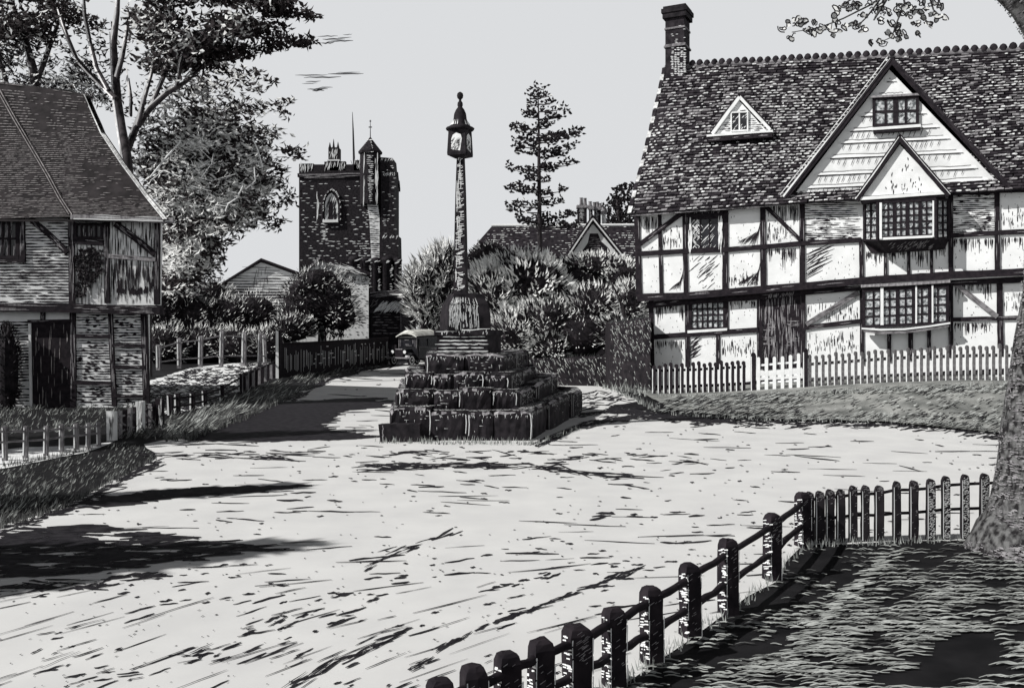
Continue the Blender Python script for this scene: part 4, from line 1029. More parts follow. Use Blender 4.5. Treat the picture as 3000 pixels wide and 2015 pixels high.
# pale picket stretch running on to the tree
PK = [(2372, 1441, 1592), (2402, 1439, 1591), (2432, 1434, 1590), (2463, 1434, 1589), (2499, 1423, 1588), (2535, 1422, 1587), (2576, 1423, 1586), (2627, 1410, 1585), (2677, 1408, 1584), (2727, 1403, 1583), (2771, 1395, 1581), (2827, 1390, 1580), (2884, 1387, 1578), (2940, 1384, 1577)]
root = thing('picket_fence', 'short round-topped picket fence between the rail fence and the big tree', 'fence', G(2372, 1592))
for i, (x, yt, yb) in enumerate(PK):
    p = G(x, yb); h = EYE - (yt - HY) / F * p.y; w = .042 * R.uniform(.9, 1.1); mb = MB()
    sil = [(-1, 0), (-1.04, h * .3), (-.96, h * .6), (-1.0, h - .05), (-.75, h - .012), (-.3, h + .004), (.3, h), (.78, h - .014), (1, h - .05), (.97, h * .6), (1.04, h * .3), (1, 0)]
    mb.prism([p + V((a * w + R.uniform(-.003, .003), -.02, z)) for a, z in sil], V((0, .045, 0)))
    for _ in range(190 if i > 8 else 30):
        u, z = R.uniform(-.85, .6), R.uniform(.02, h - .03)
        if i <= 8 and R.random() < .6: z = h - abs(R.gauss(0, .035)) - .01
        q = p + V((u * w, -.024, z)); l = R.uniform(.008, .02); mb.add([q, q + V((l, 0, .004)), q + V((l, 0, .010)), q + V((0, 0, .005))], [(0, 1, 2, 3)], 1)
    q = p + V((-w, -.023, .02)); mb.add([q, q + V((.008, 0, 0)), q + V((.010, 0, h * .5)), q + V((.007, 0, h - .08)), q + V((0, 0, h - .07))], [(0, 1, 2, 3, 4)], 2)
    mb.build('picket', [STONE, GREY if i <= 8 else CHALK, CHALK], root)
for fr in (.84, .46):
    mb = MB(); pts = []
    for x, yt, yb in PK:
        p = G(x, yb); h = EYE - (yt - HY) / F * p.y; pts.append(p + V((0, .045, h * fr + R.uniform(-.004, .004))))
    mb.tube(pts, .016, 6, 0); mb.build('rail', [STONE], root)

# ================================================================== big tree at the right edge
TY = 8.75
def TW(px, py, dy=0): return W(px, py, TY + dy)
tb_ = TW(3055, 1600); rootT = thing('old_tree', 'big old tree with ridged bark leaning at the right edge of the road', 'tree', V((tb_.x, tb_.y, 0)))
mb = MB()
path = [(3030, 1690, .70), (3034, 1610, .62), (3042, 1575, .56), (3052, 1540, .515), (3062, 1480, .485), (3068, 1380, .455), (3074, 1270, .435), (3092, 1130, .41), (3106, 1000, .395), (3122, 850, .385), (3132, 700, .375), (3145, 500, .36), (3155, 350, .34)]
mb.tube([TW(x, y) for x, y, r in path], [r for *_, r in path], 20, 0, jit=.05)
for a in (.2, 1.2):
    c = V((tb_.x, tb_.y, 0)); d = V((math.cos(a), math.sin(a), 0)); mb.tube([c + d * .42 + V((0, 0, .32)), c + d * .58 + V((0, 0, .12)), c + d * .82 + V((0, 0, -.04))], [.16, .12, .05], 8, 0)
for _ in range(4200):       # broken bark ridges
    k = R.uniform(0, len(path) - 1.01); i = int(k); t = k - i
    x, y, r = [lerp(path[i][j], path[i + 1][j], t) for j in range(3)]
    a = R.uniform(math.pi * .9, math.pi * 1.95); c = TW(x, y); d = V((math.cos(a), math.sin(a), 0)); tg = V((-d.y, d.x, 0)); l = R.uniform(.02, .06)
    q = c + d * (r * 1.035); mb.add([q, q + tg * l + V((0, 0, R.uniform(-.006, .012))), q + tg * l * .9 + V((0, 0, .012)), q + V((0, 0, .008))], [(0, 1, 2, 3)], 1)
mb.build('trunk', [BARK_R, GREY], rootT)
mb = MB()
limb = [(3155, 350, .34), (3120, 200, .26), (3060, 75, .20), (3000, 5, .16), (2925, -60, .13), (2800, -120, .085), (2680, -110, .055), (2620, -50, .032), (2585, 15, .02), (2560, 60, .008)]
mb.tube([TW(x, y) for x, y, r in limb], [r for *_, r in limb], 12, 0, jit=.06)
for _ in range(420):
    k = R.uniform(1, 4.6); i = int(k); t = k - i; x, y, r = [lerp(limb[i][j], limb[i + 1][j], t) for j in range(3)]
    c = TW(x, y); ax = (TW(limb[i + 1][0], limb[i + 1][1]) - TW(limb[i][0], limb[i][1])).normalized(); a = R.uniform(0, 6.28); n0 = V((0, -1, 0)); n1 = ax.cross(n0); d = n0 * math.cos(a) + n1 * math.sin(a)
    q = c + d * r * 1.03; tg = ax.cross(d); mb.add([q, q + tg * .05, q + tg * .05 + ax * .012, q + ax * .008], [(0, 1, 2, 3)], 1)
twigs = [[(2680, -110), (2560, 10), (2470, 55), (2400, 82), (2320, 95)], [(2620, -50), (2520, -20), (2470, 15), (2440, 50), (2435, 88)], [(2640, -80), (2650, 10), (2630, 60), (2612, 110), (2570, 128)],
         [(2700, -110), (2720, -20), (2735, 30), (2760, 52)], [(2650, 10), (2700, 45), (2720, 70)], [(2680, -110), (2600, -30), (2540, 50), (2510, 80)]]
for tw in twigs: mb.tube([TW(x, y, R.uniform(-.15, .15)) for x, y in tw], [.014, .010, .008, .006, .004][:len(tw)], 5, 0)
mb.build('limb', [BARK_R, GREY], rootT)
mb = MB()
LC = [(2292, 92), (2310, 70), (2318, 108), (2330, 62), (2345, 72), (2362, 60), (2368, 90), (2390, 66), (2398, 88), (2412, 82), (2380, 95), (2440, 40), (2460, 62), (2455, 28), (2478, 18), (2490, 26), (2505, 14), (2515, 22), (2448, 92), (2475, 80), (2500, 72), (2515, 78), (2535, 85), (2532, 50), (2548, 28), (2560, 8), (2575, 20), (2568, 42), (2585, 58), (2600, 40), (2598, 25), (2620, 35), (2632, 18), (2650, 12), (2640, 40), (2660, 20), (2678, 30), (2690, 8), (2700, 25), (2712, 18), (2740, 12), (2755, 18), (2720, 44), (2742, 50), (2765, 52), (2612, 68), (2625, 80), (2640, 92), (2600, 100), (2560, 122), (2580, 128), (2632, 110), (2648, 96), (2680, 72), (2685, 98), (2720, 70), (2700, 60), (2665, 48), (2550, -12), (2620, -10), (2690, -18), (2750, -12)]
for x, y in LC:
    for _ in range(3):
        c = TW(x + R.gauss(0, 7), y + R.gauss(0, 5), R.uniform(-.25, .25)); d = V((R.uniform(-1, 1), R.uniform(-.3, .3), R.uniform(-1, 1))).normalized(); nrm = V((R.uniform(-.4, .4), -1, R.uniform(-.3, .5))).normalized(); s = d.cross(nrm).normalized()
        L_, w_ = R.uniform(.04, .09), R.uniform(.03, .055)
        # a curled leaf: pale blade with a rolled dark rim
        N = 9; ring = [c + d * math.cos(k * 6.283 / N) * L_ * .5 * R.uniform(.65, 1.25) + s * math.sin(k * 6.283 / N) * w_ * .5 * R.uniform(.5, 1.3) for k in range(N)]
        if R.random() < .65: mb.add(ring, [tuple(range(N))], 1)
        k0, k1 = (0, N) if R.random() < .45 else (R.randrange(N), N - 3)
        mb.tube([ring[(k0 + i) % N] for i in range(k1 if k1 < N else N + 1)], .006, 4, 0)
mb.build('leaves', [LEAF_D, LEAF_L], rootT)

# ================================================================== clipped hedges beside the house
def hedge(name, label, pts, h, dep, n, seed, group=None):
    """a clipped hedge along a ground line, with short pale shoots over a dark body"""
    root = thing(name, label, 'hedge', pts[0], group); mb = MB(); k = 14; rows = []
    for i in range(k + 1):
        t = i / k * (len(pts) - 1); a = min(int(t), len(pts) - 2); p = pts[a].lerp(pts[a + 1], t - a)
        hh = (h[0] + (h[1] - h[0]) * i / k) * (1 + .05 * noise.noise(V((i * .7, seed, 0))))
        rows.append([p + V((0, 0, -.05)), p + V((0, .05, hh * .5)), p + V((0, .02, hh * .9)), p + V((0, .15, hh)), p + V((0, dep - .15, hh)), p + V((0, dep, hh * .85)), p + V((0, dep, -.05))])
    for a, b in zip(rows, rows[1:]):
        for j in range(6): mb.quad(a[j], b[j], b[j + 1], a[j + 1], 0)
    mb.add(rows[0], [tuple(range(7))], 0); mb.add(rows[-1], [tuple(range(7))], 0)
    mb.build('hedge_body', LEAF_D, root)
    mb = MB()
    for _ in range(n):
        i = R.uniform(0, k - .01); a, b, t = rows[int(i)], rows[int(i) + 1], i - int(i)
        j = R.choice([0, 1, 1, 2, 3]); u = R.random(); p = a[j].lerp(b[j], t).lerp(a[j + 1].lerp(b[j + 1], t), u) + V((0, -.03, 0))
        if p.z < .05: continue
        d = V((R.uniform(.1, .6), -.25, R.uniform(-1, -.4) if j < 3 else .8)).normalized(); s = V((1, 0, .4)).normalized(); l = R.uniform(.09, .18)
        mb.add([p - s * .014, p + s * .014, p + d * l], [(0, 1, 2)], 0 if R.random() < .72 else 1)
    tag(mb.build('shoots', [BLADE, LEAF_M], root), None, None, kind='stuff')
    return root
hedge('hedge', 'low dark clipped hedge behind the right side of the stone steps', [G(1545, 1128), G(1680, 1130), G(1810, 1132)], (1.02, 1.15), 1.4, 420, 1)
hedge('hedge', 'tall block of dark clipped hedge against the left corner of the timber-framed house', [G(1788, 1140), G(1906, 1150)], (2.35, 2.55), 1.8, 420, 2)

# ================================================================== shrubs between the cross and the house
SHR = [
 ('dark round shrub highest behind the stone shaft, against the tiled roof', 1432, 765, 62, 50, 40, .10, .28, .06, (0, 0, .6), 700),
 ('rounded shrub with fan-like pale top in front of the far tiled roof', 1520, 800, 95, 62, 38.5, .50, .36, .06, (0, 0, .9), 1700),
 ('bright leafy shrub with broad pale leaves in the middle of the shrub bank', 1560, 850, 105, 85, 37, .55, .42, .13, (.2, 0, .7), 1800),
 ('pale feathery shrub right beside the socket stone of the cross', 1432, 880, 72, 95, 36.5, 1.0, .46, .055, (-.2, 0, 1.0), 2300),
 ('pale grassy shrub low behind the cross plinth', 1500, 985, 90, 75, 35.5, .95, .42, .055, (-.3, 0, .9), 2200),
 ('mid shrub with half pale leaves below the conifer trunk', 1595, 960, 90, 80, 35.5, .48, .40, .05, (-.2, 0, .7), 1700),
 ('dark shrub standing below the far house gable', 1685, 830, 90, 58, 38.5, .16, .26, .05, (.2, 0, .5), 900),
 ('curly pale shrub at the foot of the far house gable', 1740, 790, 115, 42, 39, .55, .28, .07, (.1, 0, .7), 1500),
 ('curly-leaved shrub close to the corner of the timber-framed house', 1822, 830, 62, 62, 38, .42, .26, .06, (.1, 0, .6), 1200),
 ('fan-shaped shrub with pale streaks left of the bare stem', 1730, 905, 95, 62, 36, .55, .42, .05, (-.1, 0, .9), 1600),
 ('dark hollow shrub above the low hedge', 1700, 985, 80, 72, 35, .14, .3, .04, (-.2, 0, .6), 900),
 ('pale shrub between the bare stem and the house corner', 1838, 900, 55, 62, 35.5, .55, .36, .05, (.2, 0, .9), 1200),
 ('shrub leaning over the tall clipped hedge block', 1800, 985, 50, 52, 34.5, .45, .34, .045, (-.6, 0, .6), 900),
 ('small pale shrub at the low hedge end nearest the steps', 1610, 1020, 60, 40, 34.8, .75, .34, .05, (-.2, 0, .8), 800),
]
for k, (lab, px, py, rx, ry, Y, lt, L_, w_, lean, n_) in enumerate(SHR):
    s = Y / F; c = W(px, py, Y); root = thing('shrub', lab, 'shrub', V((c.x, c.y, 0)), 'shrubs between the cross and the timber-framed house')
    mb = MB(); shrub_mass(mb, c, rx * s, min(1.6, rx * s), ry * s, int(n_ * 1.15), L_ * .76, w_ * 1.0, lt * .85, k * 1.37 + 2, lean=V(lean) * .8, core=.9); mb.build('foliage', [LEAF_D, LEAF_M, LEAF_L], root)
    mb = MB(); mb.tube([V((c.x, c.y, -.05)), V((c.x + .05, c.y, c.z * .5)), c], [.12, .09, .05], 7); mb.build('stem', BARK, root)
mb = MB(); mb.tube([W(x, y, 34.2) for x, y in ((1834, 960), (1826, 915), (1815, 885), (1800, 850), (1784, 822))], [.09, .085, .075, .07, .05], 7, 0, jit=.08)
p0 = W(1834, 960, 34.2); mb.tube([V((p0.x, p0.y, -.05)), p0], [.10, .09], 7)
for _ in range(40):
    t = R.random(); a = (1834, 960) if t < .5 else (1815, 885); b = (1815, 885) if t < .5 else (1784, 822); u = R.random(); q = W(lerp(a[0], b[0], u) - 5, lerp(a[1], b[1], u), 34.1)
    mb.add([q, q + V((.05, 0, .03)), q + V((0, 0, .18))], [(0, 1, 2)], 1)
tag(mb.build('bare_stem', [BARK, CHALK], None), 'thin bare leaning stem above the clipped hedge block', 'dead tree')
# feathery tall shrub left of the shaft
root = thing('feathery_shrub', 'tall feathery shrub with long pale blades left of the cross shaft', 'shrub', V((W(1265, 900, 57).x, 57, 0))); mb = MB()
for k, (px, py, rx, ry) in enumerate([(1222, 845, 30, 45), (1258, 815, 38, 55), (1300, 790, 34, 60), (1312, 860, 34, 80), (1262, 900, 52, 65), (1252, 980, 36, 75), (1300, 960, 36, 90), (1275, 1030, 60, 55), (1236, 900, 30, 50)]):
    c = W(px, py, 57); s = 57 / F; shrub_mass(mb, c, rx * s, 1.0, ry * s, 520, .9, .11, .6, k * 2.1 + 30, lean=V((.35, 0, 1.3)), core=.8)
for _ in range(60):
    q = W(1318 + R.gauss(0, 8), 760 + R.uniform(-10, 40), 57); d = V((R.gauss(.1, .15), 0, 1)).normalized(); mb.leaf(q, d, V((1, 0, 0)), R.uniform(.5, 1.0), .07, R.choice([0, 0, 2]))
mb.build('foliage', [LEAF_D, LEAF_M, LEAF_L], root); mb = MB(); c = V((W(1265, 900, 57).x, 57, 0)); mb.tube([c, c + V((.1, 0, 2.0))], [.15, .1], 7); mb.build('stem', BARK, root)

# ================================================================== slim conifer
CY = 41.0; root = thing('conifer', 'slim open conifer with tiered dark sprays rising behind the shrubs', 'tree', V((W(1582, 900, CY).x, CY, 0)))
mb = MB(); tp = [(1583, 900), (1584, 860), (1581, 700), (1579, 500), (1578, 350), (1576, 262)]
tpts = [V((W(1582, 900, CY).x, CY, 0))] + [W(x, y, CY) for x, y in tp]; mb.tube(tpts, [.17, .15, .14, .11, .08, .045, .015], 7, 0, jit=.1)
mb.build('trunk', BARK, root)
BR = [(258, 1598), (262, 1562), (280, 1608), (285, 1550), (300, 1622), (302, 1542), (318, 1650), (325, 1534), (338, 1664), (338, 1536), (352, 1630), (368, 1494), (372, 1610), (382, 1512), (386, 1712), (398, 1690), (404, 1512), (410, 1640), (424, 1504), (432, 1688), (440, 1510), (452, 1650), (478, 1690), (490, 1488), (492, 1622), (500, 1512), (522, 1540), (528, 1612), (546, 1498), (556, 1660), (552, 1490), (572, 1620), (596, 1486), (590, 1655), (612, 1492), (616, 1600), (626, 1690), (640, 1512), (646, 1640), (655, 1700), (652, 1540)]
bm2 = MB(); fm = MB()
for y, xe in BR:
    sgn = 1 if xe > 1580 else -1; dy = R.uniform(-.9, .9); x0 = 1580; ln = abs(xe - x0)
    P = [W(x0, y + .14 * ln, CY)] + [W(lerp(x0, xe, t), y + .14 * ln * (1 - t) + 4 * math.sin(t * 3), CY + dy * t) for t in (.35, .7, .95)]
    bm2.tube(P, [.035, .028, .02, .012], 5)
    k = max(2, int(ln / 7.5))
    for i in range(k):
        t = (i + .6) / k
        if R.random() < .22 and t < .85: continue
        c = W(lerp(x0, xe, t), y + .14 * ln * (1 - t) + R.uniform(-9, 5), CY + dy * t)
        for _ in range(R.choice([5, 7, 9])):
            q = c + V((R.gauss(0, .09), R.gauss(0, .12), R.gauss(0, .065))); a = R.uniform(-.6, 3.7); d = V((math.cos(a), R.uniform(-.4, .4), abs(math.sin(a)) * .8 - .15)).normalized(); s = d.cross(V((R.uniform(-.4, .4), -1, R.uniform(-.4, .4)))).normalized()
            fm.leaf(q, d, s, R.uniform(.12, .24), R.uniform(.07, .14), 0 if R.random() < .93 else 1)
bm2.build('branches', BARK, root); fm.build('needles', [LEAF_D, LEAF_L], root)
# small tree behind the far roof
root = thing('small_tree', 'small airy tree with curled leaves behind the far roof beside the house eaves', 'tree', V((W(1815, 700, 58).x, 58, 0))); mb = MB(); bmx = MB()
p0 = W(1818, 720, 58); bmx.tube([V((p0.x, 58, 0)), p0, W(1812, 620, 58), W(1806, 560, 58)], [.3, .22, .12, .05], 7)
for x, y in sample([(1770, 655), (1768, 600), (1795, 575), (1800, 548), (1830, 545), (1862, 540), (1875, 590), (1870, 665)], 130):
    if R.random() < .2: bmx.tube([W(1815, min(660, y + 50), 58), W(x, y, 58)], [.06, .03], 4)
    for _ in range(4):
        q = W(x + R.gauss(0, 4), y + R.gauss(0, 4), 58 + R.uniform(-1, 1)); a = R.uniform(0, 6.28); d = V((math.cos(a), 0, math.sin(a))); mb.leaf(q, d, V((-d.z, 0, d.x)), R.uniform(.2, .38), R.uniform(.08, .2), 0)
bmx.build('trunk', BARK, root); mb.build('crown', [LEAF_D], root)

# ================================================================== far house behind the shrubs
root = thing('tiled_cottage', 'low cottage with dark hipped tile roof and brick gable behind the shrubs', 'house', V((W(1600, 900, 46).x, 46, 0)))
def CR(u, v, o=0.0):
    le = [(1372, 800), (1366, 752), (1400, 705), (1440, 664)]; t = v * 3; i = min(2, int(t)); x0 = lerp(le[i][0], le[i + 1][0], t - i)
    return W(lerp(x0, 1905, u), lerp(812 if False else lerp(800, 830, u), lerp(664, 662, u), v), 45.5 + 4.0 * v - o)
mb = MB()
for i in range(12):
    for j in range(8): mb.quad(CR(i / 12, j / 8), CR((i + 1) / 12, j / 8), CR((i + 1) / 12, (j + 1) / 8), CR(i / 12, (j + 1) / 8), 0)
b0, b1 = W(1372 + 10, 800, 52.5), W(1905, 800, 53.5)
mb.quad(CR(0, 1), CR(1, 1), b1, V((CR(0, 0).x + .8, 53.5, CR(0, 0).z)), 0); mb.add([CR(0, 0), CR(0, 1 / 3), CR(0, 2 / 3), CR(0, 1), V((CR(0, 0).x + .8, 53.5, CR(0, 0).z))], [(0, 1, 2, 3, 4)], 0)
for j in range(26):
    v = (j + .5) / 26
    for i in range(64):
        u = (i + R.random()) / 64
        pr = .55 if nz(u * 7, v * 6, .6, 3) > -.05 else .15
        if R.random() < pr:
            l = R.uniform(.008, .022); th = .011; mb.quad(CR(u, v, .06), CR(min(1, u + l), v, .06), CR(min(1, u + l), v + th, .06), CR(u, v + th, .06), 1 if R.random() < .6 else 2)
rf2 = mb.build('roof', [TILE_D, TILE_L, TILE_M], root)
mb = MB(); mb.tube([CR(t / 10, 1, .02) + V((0, 0, .05)) for t in range(11)], .09, 6); mb.build('ridge_tiles', CHALK, rf2)
mb = MB(); a, b = CR(0, 0), CR(1, 0); mb.prism([V((a.x + .4, 46, a.z)), V((b.x, 46, a.z)), V((b.x, 46, 0)), V((a.x + .4, 46, 0))], V((0, 7, 0))); mb.build('wall', [STONE], root)
CG = PL(W(1738, 700, 44.6), V((0, -1, 0))); mb = MB(); mb.prism([CG.pix(*p) for p in ((1648, 785), (1737, 655), (1842, 785))], V((0, .3, 0)), 0)
mb.prism([CG.pix(*p) for p in ((1648, 785), (1842, 785), (1842, 900), (1648, 900))], V((0, .3, 0)), 0)
mb.add([CG.pix(x, y, .01) for x, y in ((1690, 785), (1706, 735), (1722, 712), (1728, 684), (1752, 684), (1760, 706), (1782, 726), (1800, 760), (1812, 785))], [tuple(range(9))], 1)
hatch(mb, CG, [(1700, 780), (1735, 690), (1748, 690), (1800, 780)], 0, 150, 9, 1.8, .016, 2, rows=6)
gb2 = mb.build('gable', [CHALK, TILE_D, GREY], root)
for pts in (((1640, 785), (1737, 640)), ((1737, 640), (1850, 782))):
    mb = MB(); o = beam(mb, CG, pts, 11, .25, .1, 0); stroke(mb, CG, list(pts), 4, o + .02, 1, taper=False)
    q = [CG.pix(x, y - 7, .26) for x, y in pts]; mb.prism([q[0], q[1], q[1] + V((0, 4.2, 0)), q[0] + V((0, 4.2, 0))], V((0, 0, .08)), 0); mb.build('bargeboard', [INK, CHALK], gb2)
def stack(x0, x1, y0, y1, Y, pots, pale=False):
    mb = MB(); a, b = W(x0, y0, Y), W(x1, y1, Y); w = (b.x - a.x) / 2; cx = (a.x + b.x) / 2
    mb.abox(cx - w, cx + w, Y, Y + 2 * w, b.z - .8, a.z - .12, 1 if pale else 0)
    p2 = PL(V((0, Y, 0)), V((0, -1, 0)))
    for y in range(int(y0) + 5, int(y1), 4): stroke(mb, p2, line(lerp(x0, x1, .15), y, lerp(x0, x1, R.uniform(.4, .75)), y, 3, .2), 1.6, .008, 0 if pale else 1)
    q = MB(); 
    if not pale: mb.quad(V((cx + w + .006, Y, b.z)), V((cx + w + .006, Y + 2 * w, b.z)), V((cx + w + .006, Y + 2 * w, a.z - .1)), V((cx + w + .006, Y, a.z - .1)), 1)
    s = mb.build('chimney', [TILE_D, CHALK], root)
    mb = MB(); mb.abox(cx - w - .06, cx + w + .06, Y - .06, Y + 2 * w + .06, a.z - .14, a.z + .02, 0); mb.build('chimney_cap', [GREY], s)
    for px, yt in pots:
        p = W(px, yt, Y + w); mb = MB(); mb.lathe(V((p.x, Y + w, a.z)), [(.11, 0), (.13, .05), (.10, .12), (.085, p.z - a.z - .05), (.11, p.z - a.z)], 10, 0); mb.build('chimney_pot', [MID], s)
stack(1693, 1719, 602, 660, 50.5, ((1703, 580), (1714, 581))); stack(1726, 1736, 606, 655, 50.5, ((1729, 591),)); stack(1742, 1760, 608, 655, 51, ((1741, 593), (1750, 592), (1758, 596))); stack(1763, 1775, 620, 656, 51.5, ((1769, 606),), True)

# ================================================================== church
TYY = 80.0; k = TYY / F; tw = thing('church_tower', 'dark stone church tower with battlements, stair turret and arched belfry window', 'church', V((W(1000, 900, TYY).x, TYY, 0)))
TP = PL(V((0, TYY, 0)), V((0, -1, 0)))
def X(px, Y=TYY): return (px - CX) / F * Y
def Z(py, Y=TYY): return EYE - (py - HY) / F * Y
# body of the tower: front square to us, right side receding
tx0, tx1 = X(876), X(1092); dx = V((.55, 8.4, 0))
base = [V((tx0, TYY, 0)), V((tx1, TYY, 0)), V((X(1150), TYY + 4, 0)), V((X(1150) - .5, TYY + 8.5, 0)), V((tx0 + .2, TYY + 8.5, 0))]
mb = MB(); mb.prism([p for p in base], V((0, 0, Z(520))))
hatch(mb, TP, [(880, 530), (1090, 530), (1098, 760), (880, 770)], 0, 420, 9, 1.7, .02, 1, dens=lambda x, y: .16 + .75 * sm((x - 1020) / 70) + .4 * sm((905 - x) / 25) + .25 * (nz(x, y, .02, 5) > .18), rows=7)
hatch(mb, TP, [(882, 760), (960, 700), (1090, 700), (1090, 860), (882, 860)], 0, 90, 9, 1.7, .02, 1, rows=7)
hatch(mb, TP, [(928, 560), (934, 560), (934, 635), (928, 640)], 88, 9, 30, 2, .02, 1)
hatch(mb, TP, [(944, 655), (960, 655), (958, 712), (946, 705)], 0, 26, 11, 2.2, .02, 1, rows=5)
body = mb.build('tower_body', [STONE, CHALK], tw)
mb = MB(); mb.prism([p + V(((p.x - X(1000)) * .03, (p.y - TYY - 4) * .03, Z(519))) for p in base], V((0, 0, .32)))
stroke(mb, PL(V((0, TYY - .13, 0)), V((0, -1, 0))), line(876, 512, 1088, 508, 7, 1), 2.6, .02, 1, taper=False); hatch(mb, PL(V((0, TYY - .13, 0)), V((0, -1, 0))), [(880, 514), (1080, 512), (1080, 522), (880, 522)], 2, 30, 30, 1.3, .02, 1)
mb.build('string_course', [STONE, GREY], body)
mb = MB(); 
for p, q in ((base[0], base[1]), (base[1], base[2]), (base[2], base[3]), (base[3], base[4]), (base[4], base[0])):
    d = (q - p).normalized(); nn = V((-d.y, d.x, 0)); L_ = (q - p).length
    mb.box((p + q) / 2 + nn * .2 + V((0, 0, Z(500))), d * L_ / 2, nn * .2, V((0, 0, Z(494) - Z(512))))
par = mb.build('parapet', [STONE], tw)
for x0, x1, yt in ((877, 918, 480), (950, 1012, 474), (1036, 1064, 470)):
    mb = MB(); mb.prism([V((X(x0) , TYY, Z(yt))), V((X(x1), TYY, Z(yt - (x1 - x0) * .02))), V((X(x1), TYY, Z(500))), V((X(x0), TYY, Z(500)))], V((0, .5, 0)))
    hatch(mb, TP, [(x0 + 2, yt + 3), (x1 - 2, yt + 2), (x1 - 2, yt + 18), (x0 + 2, yt + 20)], 80, int((x1 - x0) * .5), 15, 1.6, .02, 1); mb.build('battlement', [STONE, CHALK], par)
for kx in (.1, .45, .8):
    p = base[4].lerp(base[3], kx); mb = MB(); mb.abox(p.x, p.x + 1.3, p.y - .4, p.y, Z(505), Z(474)); mb.build('battlement', [STONE], par)
# belfry window with pale dressed stone
mb = MB(); A_ = [(952, 650), (952, 600), (956, 582), (964, 570), (971, 566), (978, 571), (986, 584), (990, 602), (990, 650)]
mb.prism([TP.pix(x, y, .06) for x, y in A_], V((0, .05, 0)), 0)
mb.add([TP.pix(x, y, .07) for x, y in ((962, 648), (962, 606), (966, 592), (972, 588), (976, 606), (974, 648))], [tuple(range(6))], 1); mb.add([TP.pix(x, y, .07) for x, y in ((978, 648), (979, 604), (984, 612), (985, 648))], [tuple(range(4))], 1)
hatch(mb, TP, [(955, 646), (955, 600), (964, 580), (978, 580), (988, 610), (988, 646)], 72, 40, 26, 1.8, .075, 1)
wn = mb.build('belfry_window', [CHALK, INK], tw)
mb = MB(); o = [TP.pix(x, y, .12) for x, y in ((946, 650), (945, 600), (950, 578), (960, 563), (971, 557), (983, 565), (992, 582), (996, 602), (996, 648))]
mb.tube(o, .12, 6, 0)
for i in range(26):
    t = R.uniform(0, 7.99); q = o[int(t)].lerp(o[int(t) + 1], t - int(t)) + V((0, -.13, 0)); mb.add([q, q + V((.12, 0, .02)), q + V((.1, 0, .16))], [(0, 1, 2)], 1)
mb.build('hood_mould', [INK, CHALK], wn)
mb = MB(); mb.prism([TP.pix(x, y, .3) for x, y in ((945, 644), (990, 643), (990, 651), (945, 652))], V((0, .3, 0))); mb.build('sill', CHALK, wn)
# stair turret
tc_ = V((X(1086), TYY - .2, 0)); mb = MB(); mb.lathe(tc_, [(.92, Z(600)), (.92, Z(452)), (.98, Z(450))], 8, 0, .2, False); TT = PL(tc_ - V((0, .93, 0)), V((0, -1, 0)))
hatch(mb, TT, [(1076, 455), (1092, 455), (1090, 590), (1082, 590)], 0, 70, 8, 1.8, .04, 1, rows=6); hatch(mb, TT, [(1064, 470), (1068, 470), (1068, 590), (1064, 590)], 88, 12, 40, 1.8, .08, 1); hatch(mb, TT, [(1098, 455), (1106, 455), (1108, 590), (1100, 590)], 88, 26, 30, 1.8, .12, 1)
tur = mb.build('stair_turret', [STONE, CHALK], tw)
mb = MB(); mb.lathe(tc_, [(1.05, Z(453)), (1.08, Z(447)), (.60, Z(428)), (.18, Z(410)), (.03, Z(403))], 8, 0, .2, False); hatch(mb, plane3(tc_ + V((-.92, -.5, Z(450))), tc_ + V((.3, -.95, Z(450))), tc_ + V((0, -.05, Z(405)))), [(1066, 445), (1084, 408), (1086, 445)], 5, 50, 14, 1.5, .04, 1, rows=5)
mb.build('turret_roof', [STONE, CHALK], tur)
mb = MB(); mb.tube([tc_ + V((0, 0, Z(405))), tc_ + V((0, 0, Z(353)))], [.045, .02], 5); mb.lathe(tc_ + V((0, 0, Z(357))), [(.01, -.1), (.1, 0), (.01, .1)], 6, 0); mb.abox(tc_.x - .15, tc_.x + .15, tc_.y - .02, tc_.y + .02, Z(376), Z(373)); mb.build('weathervane', IRON, tur)
# pale quoin strip below the turret
mb = MB(); mb.prism([TP.pix(x, y, .35) for x, y in ((1073, 580), (1104, 576), (1112, 640), (1114, 756), (1088, 756), (1082, 640))], V((0, .4, 0)), 0)
TQ = PL(V((0, TYY - .35, 0)), V((0, -1, 0))); hatch(mb, TQ, [(1078, 585), (1104, 582), (1110, 750), (1092, 750)], 0, 150, 14, 2, .01, 1, dens=lambda x, y: .45 + .6 * sm((y - 640) / 60) , rows=6); mb.build('quoins', [CHALK, STONE], tw)
# stepped buttresses at the right
for x0, x1, yt, yb, o, tone in ((1118, 1160, 506, 690, .5, 0), (1116, 1172, 690, 860, .9, 0), (1116, 1156, 464, 506, .55, 0)):
    mb = MB(); mb.prism([V((X(x0), TYY - o, Z(yt))), V((X(x1) - .1, TYY - o, Z(yt + 3))), V((X(x1), TYY - o, Z(yb))), V((X(x0), TYY - o, Z(yb)))], V((0, 2.6, 0)))
    PB = PL(V((0, TYY - o, 0)), V((0, -1, 0))); hatch(mb, PB, [(x0 + 3, yt + 8), (x1 - 3, yt + 8), (x1 - 2, yb - 4), (x0 + 3, yb - 4)], 0, int((yb - yt) * .28), 8, 1.7, .02, 1, dens=lambda x, y: .35 + .6 * sm((x - x1 + 14) / 8), rows=6)
    hatch(mb, PB, [(x0 + 1, yt + 1), (x1 - 2, yt + 1), (x1 - 2, yt + 7), (x0 + 1, yt + 6)], 60, 16, 8, 1.5, .02, 1); mb.build('buttress', [STONE, CHALK], tw)
